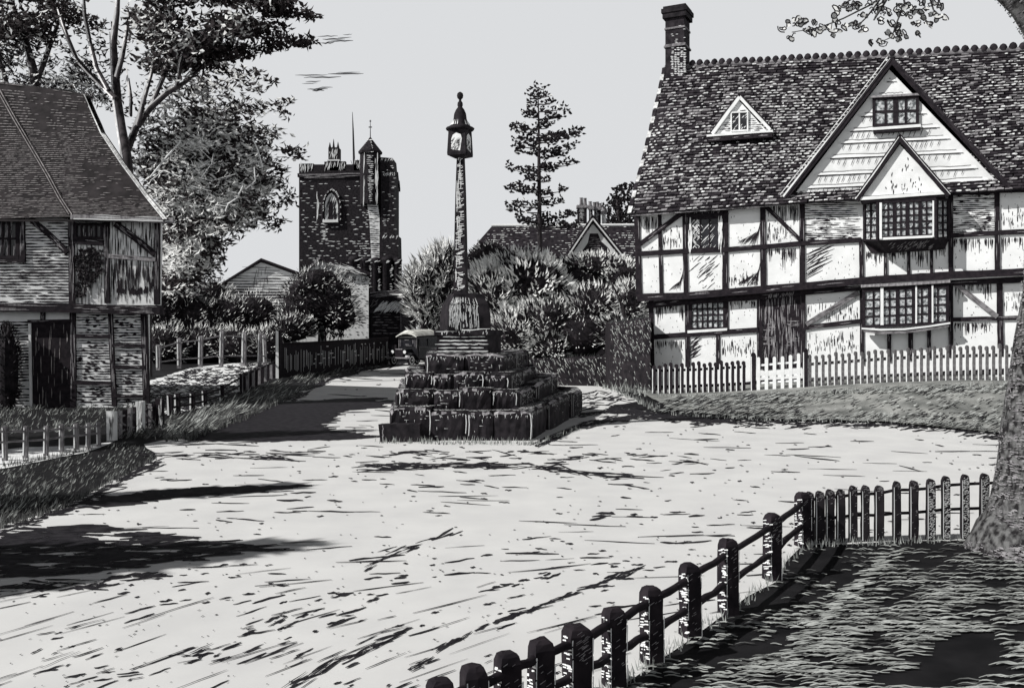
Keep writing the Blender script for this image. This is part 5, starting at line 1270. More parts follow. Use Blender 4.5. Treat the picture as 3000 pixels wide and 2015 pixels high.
# row of round-headed piers at the foot
for i, (x0, x1) in enumerate(((1028, 1064), (1066, 1094), (1096, 1122), (1124, 1158), (1158, 1184))):
    cx = (X(x0) + X(x1)) / 2; r = (X(x1) - X(x0)) / 2; mb = MB(); zt = Z(768); c = V((cx, TYY - 1.4, 0))
    mb.lathe(c, [(r * .82, 0), (r * .82, zt - .1), (r, zt), (r * .98, zt + r * .35), (r * .7, zt + r * .7), (r * .2, zt + r * .85)], 10, 0)
    PB = PL(c - V((0, r, 0)), V((0, -1, 0))); hatch(mb, PB, [(x0 + 4, 765), (x1 - 8, 757), (x1 - 10, 764), (x0 + 4, 772)], 20, 5, 10, 2, .02, 1); hatch(mb, PB, [(x1 - 14, 776), (x1 - 7, 776), (x1 - 7, 850), (x1 - 14, 850)], 5, 20, 6, 1.6, .05, 1); mb.build('round_pier', [STONE, CHALK], tw)
# pole and far pinnacle
mb = MB(); mb.tube([V((X(1021), TYY + 3, Z(500))), V((X(1017), TYY + 3, Z(360))), V((X(1015), TYY + 3, Z(305)))], [.13, .07, .02], 6); mb.tube([V((X(1021), TYY + 3, Z(455) - .8)), V((X(1010), TYY + 3, Z(452)))], [.03, .02], 4); mb.tube([V((X(1041), TYY + 3, Z(470))), V((X(1030), TYY + 3, Z(450)))], [.05, .03], 4)
mb.build('flagpole', IRON, tw)
mb = MB(); cx0, cx1 = X(962, 86), X(992, 86); mb.abox(cx0, cx1, 86, 87.2, Z(480, 86), Z(432, 86), 0); mb.abox(cx0 - .1, cx1 + .1, 85.9, 87.3, Z(472, 86), Z(468, 86), 1)
P8 = PL(V((0, 86, 0)), V((0, -1, 0))); hatch(mb, P8, [(966, 442), (988, 442), (988, 462), (966, 462)], 80, 26, 12, 1.5, .03, 1)
for px, yt in ((964, 415), (975, 405), (988, 414)): mb.lathe(V((X(px, 86), 86.4, 0)), [(.17, Z(436, 86)), (.10, Z(426, 86)), (.02, Z(yt, 86))], 6, 0)
mb.build('pinnacle', [STONE, CHALK], tw)
# ================================================================== outbuildings by the church
def gable_shed(name, label, cat, Y, wallpx, peak, le, re, depth, wm, sm_, rm, roofov=.3):
    """small building, gable end toward the street: wallpx = (left, right, base)"""
    xl, xr, yb = wallpx; pl = PL(V((0, Y, 0)), V((0, -1, 0)))
    root = thing(name, label, cat, V((W((xl + xr) / 2, yb, Y).x, Y, 0)))
    mb = MB(); mb.prism([pl.pix(*le), pl.pix(*peak), pl.pix(*re), V((pl.pix(xr, 0).x, Y, 0)), V((pl.pix(xl, 0).x, Y, 0))], V((depth * (xr - CX) / F - .1, depth, 0)))
    return root, pl, mb
# pale barn left of the tower
root, pl, mb = gable_shed('barn', 'pale barn with low boarded gable between the tall trees and the church', 'barn', 70, (642, 892, 1000), (765, 768), (645, 840), (888, 812), 9, 0, 0, 0)
hatch(mb, pl, [(655, 838), (765, 775), (885, 815), (880, 850), (655, 850)], -2, 120, 60, 1.7, .02, 1, rows=8, dens=lambda x, y: .35 + .5 * sm((y - 790) / 40)); hatch(mb, pl, [(650, 850), (888, 850), (888, 930), (650, 930)], -2, 210, 60, 3.2, .02, 1, rows=8); hatch(mb, pl, [(750, 780), (780, 780), (790, 850), (740, 850)], 88, 20, 20, 1.3, .02, 1)
mb.build('wall', [CHALK, INK], root)
for pts in (((632, 846), (765, 763)), ((765, 763), (898, 812))):
    mb = MB(); q = [pl.pix(x, y, .4) for x, y in pts]; mb.prism([q[0], q[1], q[1] + V((-2.5, 9.8, 0)), q[0] + V((-2.5, 9.8, 0))], V((0, 0, .18))); mb.build('roof_slope', [INK], root)
# whitewashed brick barn with its tree
root, pl, mb = gable_shed('barn', 'whitewashed brick barn with dark roof behind the round dark tree', 'barn', 64, (872, 1080, 1010), (938, 764), (872, 822), (1080, 812), 8, 0, 0, 0)
hatch(mb, pl, [(985, 815), (1078, 815), (1078, 1000), (985, 1000)], 0, 260, 7, 2.0, .02, 1, rows=7, dens=lambda x, y: .7); hatch(mb, pl, [(985, 803), (1078, 813), (1078, 824), (985, 816)], 80, 40, 10, 1.5, .02, 1); hatch(mb, pl, [(880, 820), (938, 772), (985, 800), (985, 830), (880, 830)], 45, 60, 16, 1.8, .02, 1)
mb.build('wall', [CHALK, INK], root)
mb = MB(); q = [pl.pix(x, y, .35) for x, y in ((938, 758), (1086, 806))]; mb.prism([q[0], q[1], q[1] + V((-1.6, 8.6, 0)), q[0] + V((-1.6, 8.6, 0))], V((0, 0, .2)))
# the near slope shows its boards below the ridge
mb.prism([pl.pix(x, y, .36) for x, y in ((940, 760), (1010, 768), (1082, 806), (1000, 798))], V((0, .2, 0)), 0); hatch(mb, PL(V((0, 64 - .36, 0)), V((0, -1, 0))), [(950, 766), (1010, 772), (1070, 803), (1000, 796)], -18, 40, 24, 1.6, .01, 1)
mb.build('roof_slope', [TILE_D, CHALK], root)
mb = MB(); q = [pl.pix(x, y, .35) for x, y in ((864, 828), (938, 758))]; mb.prism([q[0], q[1], q[1] + V((-1.6, 8.6, 0)), q[0] + V((-1.6, 8.6, 0))], V((0, 0, .2))); mb.build('roof_slope', [GREY], root)
# dark lean-to and little gabled porch right of it
rootc = thing('church_porch', 'small dark church porch with streaked roof beside the parked car', 'porch', V((W(1140, 985, 66).x, 66, 0)))
pl = PL(V((0, 66, 0)), V((0, -1, 0))); pb2 = PL(V((0, 68.5, 0)), V((0, -1, 0)))
mb = MB(); mb.prism([pb2.pix(*p) for p in ((1083, 860), (1176, 850), (1190, 866), (1190, 1010), (1083, 1010))], V((0, 3, 0)), 0); hatch(mb, pb2, [(1086, 862), (1176, 852), (1178, 862), (1086, 872)], 10, 30, 24, 1.8, .03, 1); stroke(mb, pb2, line(1084, 858, 1178, 848, 6, 1), 2.6, .03, 1, taper=False); hatch(mb, pb2, [(1088, 878), (1110, 878), (1100, 925), (1088, 925)], 40, 14, 12, 1.5, .03, 1); mb.build('back_wall', [STONE, GREY], rootc)
mb = MB(); mb.prism([pl.pix(*p) for p in ((1086, 912), (1172, 912), (1172, 1010), (1086, 1010))], V((0, 2.4, 0)), 0)
hatch(mb, pl, [(1096, 920), (1168, 918), (1168, 978), (1096, 980)], 0, 90, 13, 1.9, .02, 1, rows=8, dens=lambda x, y: .55); stroke(mb, pl, line(1174, 915, 1175, 980, 5, .6), 2.2, .02, 1)
mb.prism([V((pl.pix(1172, 0).x, 66, pl.pix(0, 912).z)), W(1190, 882, 67.2), V((W(1214, 915, 68.4).x, 68.4, W(0, 918, 68.4).z)), V((W(1214, 915, 68.4).x, 68.4, 0)), V((pl.pix(1172, 0).x, 66, 0))], V((-.3, .3, 0)), 0); mb.build('wall', [STONE, GREY], rootc)
mb = MB(); q = [pl.pix(1082, 918, .25), pl.pix(1174, 914, .25), W(1192, 880, 67.2), W(1112, 886, 67.2)]; mb.prism(q, V((0, .12, .10)), 0)
rpp = plane3(*q[:3]); hatch(mb, rpp, [(1096, 912), (1170, 909), (1186, 884), (1116, 889)], 48, 140, 18, 2.0, .03, 1); q2 = [q[2], q[1], V((W(1216, 918, 68.4).x, 68.4, W(0, 920, 68.4).z)), V((W(1222, 905, 69.4).x, 69.4, W(0, 900, 69.4).z))]; mb.prism(q2, V((0, 0, .1)), 0); stroke(mb, pl, line(1176, 872, 1200, 910, 4, .6), 2.4, .5, 1); mb.build('roof_slope', [STONE, CHALK], rootc)
# round dark tree before the barn
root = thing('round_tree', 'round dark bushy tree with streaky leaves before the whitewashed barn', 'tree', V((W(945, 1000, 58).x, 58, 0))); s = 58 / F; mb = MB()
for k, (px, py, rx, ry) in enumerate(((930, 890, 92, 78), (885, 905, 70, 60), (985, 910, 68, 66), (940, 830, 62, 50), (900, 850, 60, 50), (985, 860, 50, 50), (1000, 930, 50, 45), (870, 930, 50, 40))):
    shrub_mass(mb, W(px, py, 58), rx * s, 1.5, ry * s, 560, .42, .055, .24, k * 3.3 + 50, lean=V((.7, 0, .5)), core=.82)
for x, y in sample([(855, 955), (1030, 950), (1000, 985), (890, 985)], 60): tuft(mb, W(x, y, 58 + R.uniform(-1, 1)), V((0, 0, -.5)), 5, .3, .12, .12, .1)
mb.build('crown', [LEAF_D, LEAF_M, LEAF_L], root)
mb = MB(); b0 = W(945, 1000, 58); mb.tube([V((b0.x, 58, -.1)), W(944, 990, 58), W(943, 965, 58), W(938, 930, 58)], [.34, .28, .24, .14], 9, 0)
for e in ((910, 950), (965, 945), (975, 930), (925, 940)): mb.tube([W(943, 970, 58), W(*e, 57.8)], [.12, .05], 6)
for _ in range(60): q = W(943 + R.uniform(-6, 6), R.uniform(960, 1005), 57.66); mb.add([q, q + V((.09, 0, 0)), q + V((.03, 0, .3))], [(0, 1, 2)], 1)
mb.build('trunk', [BARK, CHALK], root)

# ================================================================== fences along the left side of the lane
# dark paling fence from the garden corner to the car
root = thing('paling_fence', 'dark close paling fence with pale wires running down the lane to the parked car', 'fence', G(818, 1106))
PA = [G(818, 1106), G(905, 1094), G(1000, 1083), G(1080, 1074), G(1138, 1068)]
ZT = [(818, 1010), (905, 1006), (1000, 1000), (1080, 996), (1138, 992)]
mb = MB(); mw = MB()
for i in range(4):
    a, b = PA[i], PA[i + 1]; za, zb_ = W(*ZT[i], a.y).z, W(*ZT[i + 1], b.y).z; nn = V((b.y - a.y, a.x - b.x, 0)).normalized(); nn = nn if nn.y < 0 else -nn
    mb.prism([a, b, b + V((0, 0, zb_)), a + V((0, 0, za))], -nn * .06)
    k = 22
    for j in range(k):
        t = (j + R.random() * .5) / k; p = a.lerp(b, t) + nn * .03; zz = lerp(za, zb_, t)
        if R.random() < .72:
            q0, q1 = R.uniform(.08, .3) * zz, R.uniform(.62, .93) * zz; w_ = (b - a).normalized() * .034
            mw.add([p + V((0, 0, q0)), p + w_ + V((0, 0, q0)), p + w_ + V((0, 0, q1)), p + V((0, 0, q1))], [(0, 1, 2, 3)], 0)
        if R.random() < .42 and i > 0:
            z_ = zz * R.choice([.3, .45, .6, .85]); t2 = min(1, t + R.uniform(.03, .10)); p2 = a.lerp(b, t2) + nn * .035; mw.add([p + V((0, 0, z_)), p2 + V((0, 0, z_)), p2 + V((0, 0, z_ + .045)), p + V((0, 0, z_ + .045))], [(0, 1, 2, 3)], 0)
mb.build('boards', [INK], root); tag(mw.build('wire_mesh', [CHALK], root), None, None, kind='stuff')
mb = MB(); 
for p, q in zip(PA, PA[1:]): pass
mb.tube([PA[i] + V((0, -.05, W(*ZT[i], PA[i].y).z + .04)) for i in range(5)], .05, 6); mb.build('capping_rail', [INK], root)

def post_rail(name, label, posts, railz, mats, w, rails_r=.03, post_pale=True, cat='fence'):
    gpt = [G(x, yb) for x, yt, yb in posts]; root = thing(name, label, cat, gpt[0])
    hs = []
    for (x, yt, yb), p in zip(posts, gpt):
        h = EYE - (yt - HY) / F * p.y; hs.append(h); mb = MB(); ww = w * R.uniform(.85, 1.15); ln = R.uniform(-.03, .03) * h
        mb.box(p + V((ln / 2, 0, h / 2 - .05)), V((ww, 0, 0)), V((0, ww, 0)), V((ln / 2, 0, h / 2 + .05)), 0, ww * .12)
        if post_pale:
            q = p + V((-ww * .9, -ww * 1.25, 0)); mb.add([q + V((0, 0, .1 * h)), q + V((ww * .8, 0, .1 * h)), q + V((ww * .6 + ln, 0, h * .95)), q + V((ln, 0, h * .97))], [(0, 1, 2, 3)], 1)
        mb.build('post', mats, root)
    for fr in railz:
        mb = MB(); mb.tube([p + V((0, -.02, h * fr)) for p, h in zip(gpt, hs)], rails_r, 6, 0, jit=.1); mb.build('rail', mats, root)
    return root
post_rail('rail_fence', 'low rail fence of pale-edged posts before the white path left of the gate', [(-60, 1250, 1364), (15, 1248, 1350), (74, 1248, 1343), (134, 1247, 1336), (180, 1243, 1325), (224, 1240, 1319), (258, 1238, 1314), (290, 1236, 1308)], (.85, .55), [MID, CHALK], .032, .02)
post_rail('rail_fence', 'low sagging hurdle fence along the front of the pale garden', [(500, 1155, 1222), (520, 1152, 1216), (563, 1150, 1206), (600, 1143, 1196), (650, 1128, 1178), (704, 1095, 1152)], (.8, .4), [INK, CHALK], .055, .03)
root = post_rail('post_fence', 'row of pale weathered posts and rails at the back of the garden', [(465, 1010, 1084), (526, 990, 1079), (587, 984, 1076), (648, 968, 1074), (714, 973, 1072), (760, 974, 1071), (777, 980, 1070)], (.86, .3), [GREY, CHALK], .10, .04)
# palings joining the hurdle to the lane corner
root = thing('paling_fence', 'short run of pale palings at the lane corner of the garden', 'fence', G(704, 1150))
for i in range(13):
    t = i / 12; p = G(lerp(706, 812, t), lerp(1150, 1102, t)); yt = lerp(1094, 1060, t) if i < 12 else 1050; h = EYE - (yt - HY) / F * p.y; mb = MB()
    mb.box(p + V((0, 0, h / 2)), V((.06, 0, 0)), V((0, .03, 0)), V((0, 0, h / 2)), 0 if i % 2 else 1, .01); mb.build('paling', [INK, GREY], root)
mb = MB(); mb.tube([G(706, 1150) + V((0, .05, .55)), G(812, 1102) + V((0, .05, .7))], .04, 6); mb.build('rail', INK, root)
mb = MB(); p = G(816, 1108); mb.box(p + V((0, 0, 1.05)), V((.11, 0, 0)), V((0, .11, 0)), V((0, 0, 1.05)), 0, .01); mb.add([p + V((-.09, -.13, 0)), p + V((.04, -.13, 0)), p + V((.03, -.13, 2.05)), p + V((-.09, -.13, 2.08))], [(0, 1, 2, 3)], 1); tag(mb.build('fence_post', [INK, CHALK], None, p), 'pale-edged corner post where the palings meet the dark fence', 'post')
# garden gate with side palings
def palings(name, label, cat, lst, pale, brace=None, w=.05):
    root = thing(name, label, cat, G(lst[0][0], lst[0][2])); g0 = []
    for i, (x, yt, yb) in enumerate(lst):
        p = G(x, yb); h = EYE - (yt - HY) / F * p.y; g0.append((p, h)); mb = MB()
        mb.box(p + V((0, 0, h / 2)), V((w, 0, 0)), V((0, .02, 0)), V((0, 0, h / 2)), 0 if (i + pale) % 2 else 1, .008); mb.build('paling', [INK, GREY], root)
    for fr in (.25, .8):
        mb = MB(); mb.tube([p + V((0, .04, h * fr)) for p, h in g0], .022, 5); mb.build('rail', [GREY], root)
    if brace:
        mb = MB(); p, h = g0[0]; q, h2 = g0[-1]; mb.tube([p + V((0, -.04, h * .75)), q + V((0, -.04, h2 * .15))], .022, 5); mb.build('brace', [GREY], root)
palings('paling_fence', 'pale palings stepping up from the white path toward the garden gate', 'fence', [(338, 1206, 1288), (352, 1204, 1283), (366, 1200, 1279), (380, 1196, 1275), (394, 1192, 1271)], 1, True, .035)
palings('garden_gate', 'small pale garden gate hung beside the dark post at the cottage corner', 'gate', [(420, 1186, 1258), (430, 1184, 1256), (440, 1184, 1254), (450, 1182, 1253), (459, 1182, 1252)], 0, True, .025)
for x, yt, yb, pale, lab in ((327, 1204, 1290, 1, 'pale stout gate post at the end of the rail fence'), (410, 1176, 1266, 1, 'tall pale post between the stepped palings and the garden gate'), (469, 1168, 1252, 0, 'dark post right of the small garden gate')):
    p = G(x, yb); h = EYE - (yt - HY) / F * p.y; mb = MB(); mb.box(p + V((0, 0, h / 2)), V((.075, 0, 0)), V((0, .07, 0)), V((0, 0, h / 2)), pale, .01); hatch(mb, PL(p - V((0, .08, 0)), V((0, -1, 0))), [(x - 6, yt + 4), (x + 6, yt + 4), (x + 6, yb - 4), (x - 6, yb - 4)], 88, 14, 26, 1.5, .012, 1 - pale)
    tag(mb.build('gate_post', [INK, CHALK], None, p), lab, 'post')

# ================================================================== garden shrubs on the left
GSH = [('dark streaked shrub touching the right corner of the cottage', 468, 935, 58, 75, 57, .34, 'a'), ('broad shrub with arching pale streaks behind the garden posts', 555, 950, 90, 75, 58, .42, 'a'), ('dense dark shrub under the tall bushy tree', 500, 870, 75, 75, 58, .30, 'a'),
       ('wide dark shrub in the middle behind the garden posts', 645, 945, 95, 75, 59, .34, 'a'), ('dark shrub in front of the pale barn wall', 610, 880, 75, 60, 61, .24, 'a'), ('dark streaky shrub between the two barns', 742, 940, 88, 75, 60, .28, 'a'),
       ('grassy pale shrub at the lane corner behind the palings', 800, 1008, 60, 48, 56, .5, 'a'), ('low dark shrub behind the middle garden posts', 700, 1015, 85, 52, 56, .36, 'a'), ('low shrub with pale tips left of the garden posts', 590, 1018, 90, 58, 56, .42, 'a'), ('small streaked shrub beside the first garden post', 490, 1022, 65, 60, 55, .40, 'a'),
       ('dark shrub at the foot of the round tree', 860, 965, 55, 40, 56, .24, 'a')]
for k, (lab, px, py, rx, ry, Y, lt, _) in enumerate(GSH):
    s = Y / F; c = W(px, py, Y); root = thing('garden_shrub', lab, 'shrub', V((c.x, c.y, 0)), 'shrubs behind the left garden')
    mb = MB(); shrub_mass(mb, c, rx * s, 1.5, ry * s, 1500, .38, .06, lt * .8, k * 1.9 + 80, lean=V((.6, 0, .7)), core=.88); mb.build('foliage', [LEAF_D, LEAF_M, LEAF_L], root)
    mb = MB(); mb.tube([V((c.x, c.y, -.05)), V((c.x, c.y, max(.3, c.z)))], [.14, .08], 7); mb.build('stem', BARK, root)

# ================================================================== parked car
CYY = 51.0; cc0 = W(1186, 1072, CYY); root = thing('vintage_car', 'small black vintage box car with pale roof parked in the lane', 'car', V((cc0.x, CYY, 0)))
fx = V((-.48, -.877, 0)); rx_ = V((.877, -.48, 0))        # nose toward us, turned a little to the left
O = V((W(1166, 1072, CYY).x, CYY, 0))
def cp3(a, b, z): return O + rx_ * a - fx * b + V((0, 0, z))      # a: across, b: back from the nose, z: up
def cbx(mb, a0, a1, b0, b1, z0, z1, mi=0, top=0.0, nose=0.0):
    vs = [cp3(a, b, z) for z, k in ((z0, 0), (z1, top)) for b in (b0, b1) for a in (a0 + k, a1 - k)]
    mb.add(vs, [(0, 2, 3, 1), (4, 5, 7, 6), (0, 1, 5, 4), (2, 6, 7, 3), (0, 4, 6, 2), (1, 3, 7, 5)], mi)
mb = MB(); cbx(mb, -.34, .34, .15, 1.0, .42, .98, 0, .05); cbx(mb, -.66, .66, .95, 3.2, .42, 1.72, 0, .05); cbx(mb, -.5, .5, .9, 3.3, .34, .44); body = mb.build('body', CARBODY, root)
mb = MB(); rows = []
for b in (.78, 1.0, 1.6, 2.4, 3.1, 3.32):
    rows.append([cp3(a, b, 1.66 + .38 * (1 - (a / .74) ** 2) * (1 if .9 < b < 3.2 else .6) + .10 * math.sin(min(1.57, b * .6))) for a in (-.72, -.5, -.2, .1, .4, .6, .72)])
for a, b in zip(rows, rows[1:]):
    for i in range(6): mb.quad(a[i], a[i + 1], b[i + 1], b[i], 0)
mb.quad(rows[0][0] - V((0, 0, .05)), rows[0][6] - V((0, 0, .05)), rows[-1][6] - V((0, 0, .05)), rows[-1][0] - V((0, 0, .05)), 0)
for i in range(6): mb.quad(rows[0][i], rows[0][i + 1], rows[0][i + 1] - V((0, 0, .07)), rows[0][i] - V((0, 0, .07)), 0)
for a, b in zip(rows, rows[1:]): mb.quad(a[6], b[6], b[6] - V((0, 0, .07)), a[6] - V((0, 0, .07)), 1); mb.quad(a[0], b[0], b[0] - V((0, 0, .07)), a[0] - V((0, 0, .07)), 1)
mb.build('roof', [CANVAS, INK], root)
mb = MB(); cbx(mb, -.50, .50, .935, .948, 1.12, 1.56, 0)
for a, z, a1, z1 in ((-.2, 1.48, .08, 1.51), (-.15, 1.22, .1, 1.25), (.36, 1.3, .40, 1.5), (-.1, 1.16, .3, 1.18)): cbx(mb, a, a1, .925, .934, z, z1, 1)
for a_, a2, z_, z2 in ((-.62, -.59, 1.0, 1.66), (.59, .62, 1.0, 1.66), (-.52, -.50, 1.12, 1.56), (.50, .52, 1.12, 1.56), (-.6, .6, 1.63, 1.66)): cbx(mb, a_, a2, .932, .942, z_, z2, 1)
ws = mb.build('windscreen', [GLASS_D, GREY], root)
mb = MB(); cbx(mb, .655, .664, 1.15, 1.9, 1.12, 1.58); cbx(mb, .655, .664, 2.05, 3.0, 1.12, 1.58); mb.build('side_window', GLASS_D, body)
mb = MB(); cbx(mb, .662, .672, 1.1, 1.98, .5, 1.1); cbx(mb, .668, .676, 1.14, 1.17, .85, 1.05, 1); cbx(mb, .668, .676, 1.1, 2.0, 1.09, 1.105, 1); mb.build('door', [CARBODY, GREY], root)
mb = MB(); cbx(mb, -.27, .27, .10, .15, .45, .95, 0); cbx(mb, -.24, .24, .09, .14, .95, 1.0, 1); mb.build('radiator', [INK, GREY], root)
for a in (-.42, .42):
    mb = MB(); c = cp3(a, .05, .82); ring = lambda b, r: [c - fx * b + rx_ * math.cos(k * .6283) * r + V((0, 0, math.sin(k * .6283) * r)) for k in range(10)]
    A0, A1, A2 = ring(0, .105), ring(.06, .115), ring(.2, .04); mb.loft(A0, A1, 0); mb.loft(A1, A2, 0); mb.add(A0, [tuple(range(10))], 1); mb.build('headlight', [CARBODY, CHALK], root)
for a, b in ((-.62, .42), (.62, .42), (-.62, 2.75), (.62, 2.75)):
    mb = MB(); c = cp3(a, b, .33); N = 18
    rg = lambda off, r: [c + rx_ * off - fx * math.cos(k * 2 * math.pi / N) * r + V((0, 0, math.sin(k * 2 * math.pi / N) * r)) for k in range(N)]
    A = [rg(-.06, .24), rg(-.07, .30), rg(-.04, .335), rg(.04, .335), rg(.07, .30), rg(.06, .24)]
    for p, q in zip(A, A[1:]): mb.loft(p, q, 0)
    wh = mb.build('wheel', [INK], root); mb = MB(); mb.loft(rg(.055, .24), rg(.05, .17), 0); mb.add(rg(.05, .17), [tuple(range(N))], 1); mb.add(rg(.075, .07), [tuple(range(N))], 0); mb.loft(rg(-.055, .24), rg(-.05, .17), 0); mb.add(rg(-.05, .17), [tuple(range(N))], 1); mb.build('rim', [CHALK, INK], wh)
    mb = MB(); s = 1 if a > 0 else -1; arcp = [(b - .46, .34), (b - .36, .60), (b - .1, .74), (b + .18, .72), (b + .42, .52), (b + .62, .40)]
    for (b0, z0), (b1, z1) in zip(arcp, arcp[1:]): mb.prism([cp3(a - .14 * s, b0, z0), cp3(a + .16 * s, b0, z0 - .02), cp3(a + .16 * s, b1, z1 - .02), cp3(a - .14 * s, b1, z1)], V((0, 0, .03)))
    mb.add([cp3(a - .1 * s, arcp[0][0] - .002, .40), cp3(a + .13 * s, arcp[0][0] - .002, .38), cp3(a + .14 * s, arcp[1][0] - .01, .62), cp3(a + .05 * s, arcp[1][0] - .01, .63)], [(0, 1, 2, 3)], 1) if b < 1 else None
    mb.build('mudguard', [CARBODY, GREY], root)
mb = MB(); cbx(mb, .56, .8, .9, 2.2, .36, .40); cbx(mb, -.8, -.56, .9, 2.2, .36, .40); mb.build('running_board', [INK], root)
mb = MB(); cbx(mb, -.72, .72, -.12, -.06, .44, .52); mb.build('bumper', [GREY], root)

root.scale = (1.02, 1.02, 0.99)
# ================================================================== left cottage
CO = PL(W(200, 900, 24.3), V((.02, -1, 0))); CL = PL(W(200, 900, 24.3) + V((0, .22, 0)), V((.02, -1, 0)))
cot = thing('old_cottage', 'old brick and timber cottage with long brown tile roof at the left edge', 'house', V((W(330, 1190, 24.3).x, 24.3, 0)))
mb = MB(); u_ = [CO.pix(x, y) for x, y in ((-380, 600), (466, 640), (462, 905), (-380, 905))]; mb.prism(u_, V((0, .25, 0)))
l0, l1 = CL.pix(-380, 895), CL.pix(428, 895); mb.prism([l0, l1, V((l1.x, l1.y, -.1)), V((l0.x, l0.y, -.1))], V((0, .25, 0)))
# right end wall runs back, then the rear wall
e0 = CO.pix(462, 640); rr = W(428, 705, 31.5)
mb.prism([V((l1.x + .0, l1.y + .26, -.1)), V((l1.x, l1.y + .26, 5.0)), V((rr.x, rr.y, 5.0)), V((rr.x, rr.y, -.1))], V((-.2, 0, 0)))
mb.prism([V((rr.x - .25, rr.y, 5.0)), V((-22, rr.y, 5.0)), V((-22, rr.y, -.1)), V((rr.x - .25, rr.y, -.1))], V((0, -.2, 0)))
# brick courses
hatch(mb, CO, [(72, 650), (200, 650), (200, 885), (-20, 885), (-20, 770), (72, 770)], 0, 520, 34, 3.6, .006, 1, rows=8.5, dens=lambda x, y: .5 + .5 * (nz(x, y, .018, 6) > -.1) - .35 * (y < 690))
hatch(mb, CO, [(0, 830), (110, 740), (190, 700), (200, 760), (150, 885), (60, 885)], 0, 160, 36, 5, .006, 1, rows=8.5, dens=lambda x, y: .7 * (nz(x, y, .02, 9) > -.1))
hatch(mb, CL, [(-20, 940), (85, 940), (85, 1190), (-20, 1190)], 0, 330, 34, 3.8, .006, 1, rows=8.5, dens=lambda x, y: .8)
for P in ([(222, 915), (316, 915), (316, 980), (222, 980)], [(222, 995), (318, 995), (320, 1115), (222, 1112)], [(330, 920), (414, 920), (414, 1005), (330, 1005)], [(330, 1020), (416, 1020), (416, 1068), (330, 1066)], [(330, 1082), (416, 1082), (416, 1155), (330, 1155)], [(222, 1128), (324, 1128), (324, 1185), (222, 1185)], [(334, 1166), (416, 1166), (416, 1185), (334, 1185)]):
    a = (P[1][0] - P[0][0]) * (P[2][1] - P[1][1]); hatch(mb, CL, P, 0, int(a * .016), 26, 3, .006, 1, rows=7.5, dens=lambda x, y: .75)
    cx = (P[0][0] + P[1][0]) / 2
    for _ in range(int(a * .004)): x, y = R.gauss(cx, 24), R.uniform(P[0][1] + 5, P[2][1] - 6); (P[0][0] + 8 < x < P[1][0] - 8) and stroke(mb, CL, line(x - 6, y, x + 6, y + R.uniform(-3, 3), 3, 1), R.uniform(3, 7), .007, 1)
hatch(mb, CO, [(318, 655), (452, 655), (452, 750), (318, 750)], 90, 80, 44, 2.2, .006, 1, dens=lambda x, y: .9); hatch(mb, CO, [(318, 765), (452, 765), (452, 850), (318, 855)], 90, 150, 50, 2.4, .006, 1); hatch(mb, CO, [(222, 716), (300, 716), (300, 885), (222, 885)], 90, 80, 40, 2, .006, 1)
hatch(mb, CO, [(320, 850), (450, 845), (450, 885), (320, 885)], 90, 40, 20, 1.8, .006, 1)
for x, y in sample([(335, 852), (420, 848), (450, 830), (445, 850), (400, 862)], 60): stroke(mb, CO, line(x, y - 8, x, y + 6, 3, .5), 5, .008, 1)
mb.build('wall', [CHALK, INK], cot)
DT = [INK, GREY]
for pts, w in ((((62, 632), (64, 765)), 17), (((207, 628), (210, 895)), 17), (((310, 650), (313, 888)), 15), (((459, 645), (458, 892)), 14)): T(CO, cot, 'post', pts, w, .06, .12, DT, 20)
for pts, w in ((((86, 640), (140, 685), (196, 740)), 16), (((336, 655), (395, 698), (452, 745)), 17)): T(CO, cot, 'brace', pts, w, .09, .08, DT, 22)
for pts, w in ((((216, 706), (302, 712)), 15), (((318, 750), (455, 760)), 12), (((-20, 765), (72, 764)), 11)): T(CO, cot, 'rail', pts, w, .075, .08, [GREY, INK] if w == 12 else DT, 4)
T(CO, cot, 'eaves_beam', ((-360, 628), (60, 628), (210, 632)), 14, .12, .15, [INK, GREY], 30)
T(CO, cot, 'jetty_beam', ((-360, 896), (210, 902), (330, 906), (468, 908)), 26, .10, .25, DT, 50)
for pts, w in ((((212, 910), (214, 1200)), 17), (((322, 912), (334, 1190)), 14), (((420, 915), (428, 1182)), 18), (((124, 912), (124, 942)), 13)): T(CL, cot, 'post', pts, w, .05, .1, DT, 16)
for pts, w in ((((218, 984), (322, 986)), 11), (((328, 1012), (422, 1013)), 10), (((330, 1074), (424, 1076)), 10), (((218, 1120), (328, 1124)), 12), (((334, 1160), (424, 1161)), 9), (((80, 942), (210, 940)), 10)): T(CL, cot, 'rail', pts, w, .065, .08, DT, 2)
wc = window(CO, cot, -20, 640, 54, 758, 3, 2, 0, .02, 9, 6, GLASS_D, INK, 0)
mb = MB(); hatch(mb, CO, [(-5, 650), (44, 650), (44, 745), (-5, 745)], 88, 46, 30, 2.2, .035, 0); mb.build('leadwork', [GREY], wc)
ws2 = window(CO, cot, 216, 652, 302, 700, 5, 1, -.02, .02, 8, 5, GLASS_D, INK, 0)
mb = MB(); hatch(mb, CO, [(222, 665), (300, 665), (298, 692), (222, 690)], 88, 9, 18, 1.8, .05, 0); mb.build('leadwork', [GREY], ws2)
mb = MB(); mb.prism([CL.pix(x, y, .02) for x, y in ((88, 945), (204, 944), (206, 1198), (92, 1196))], V((0, .06, 0))); hatch(mb, CL, [(92, 950), (200, 950), (200, 1190), (96, 1190)], 90, 70, 40, 2, .026, 1, dens=lambda x, y: .5); dd = mb.build('door', [INK, ROOF_S], cot)
mb = MB(); mb.lathe(CL.pix(190, 1078, .05), [(.02, -.03), (.035, 0), (.02, .03)], 8); mb.build('handle', IRON, dd)
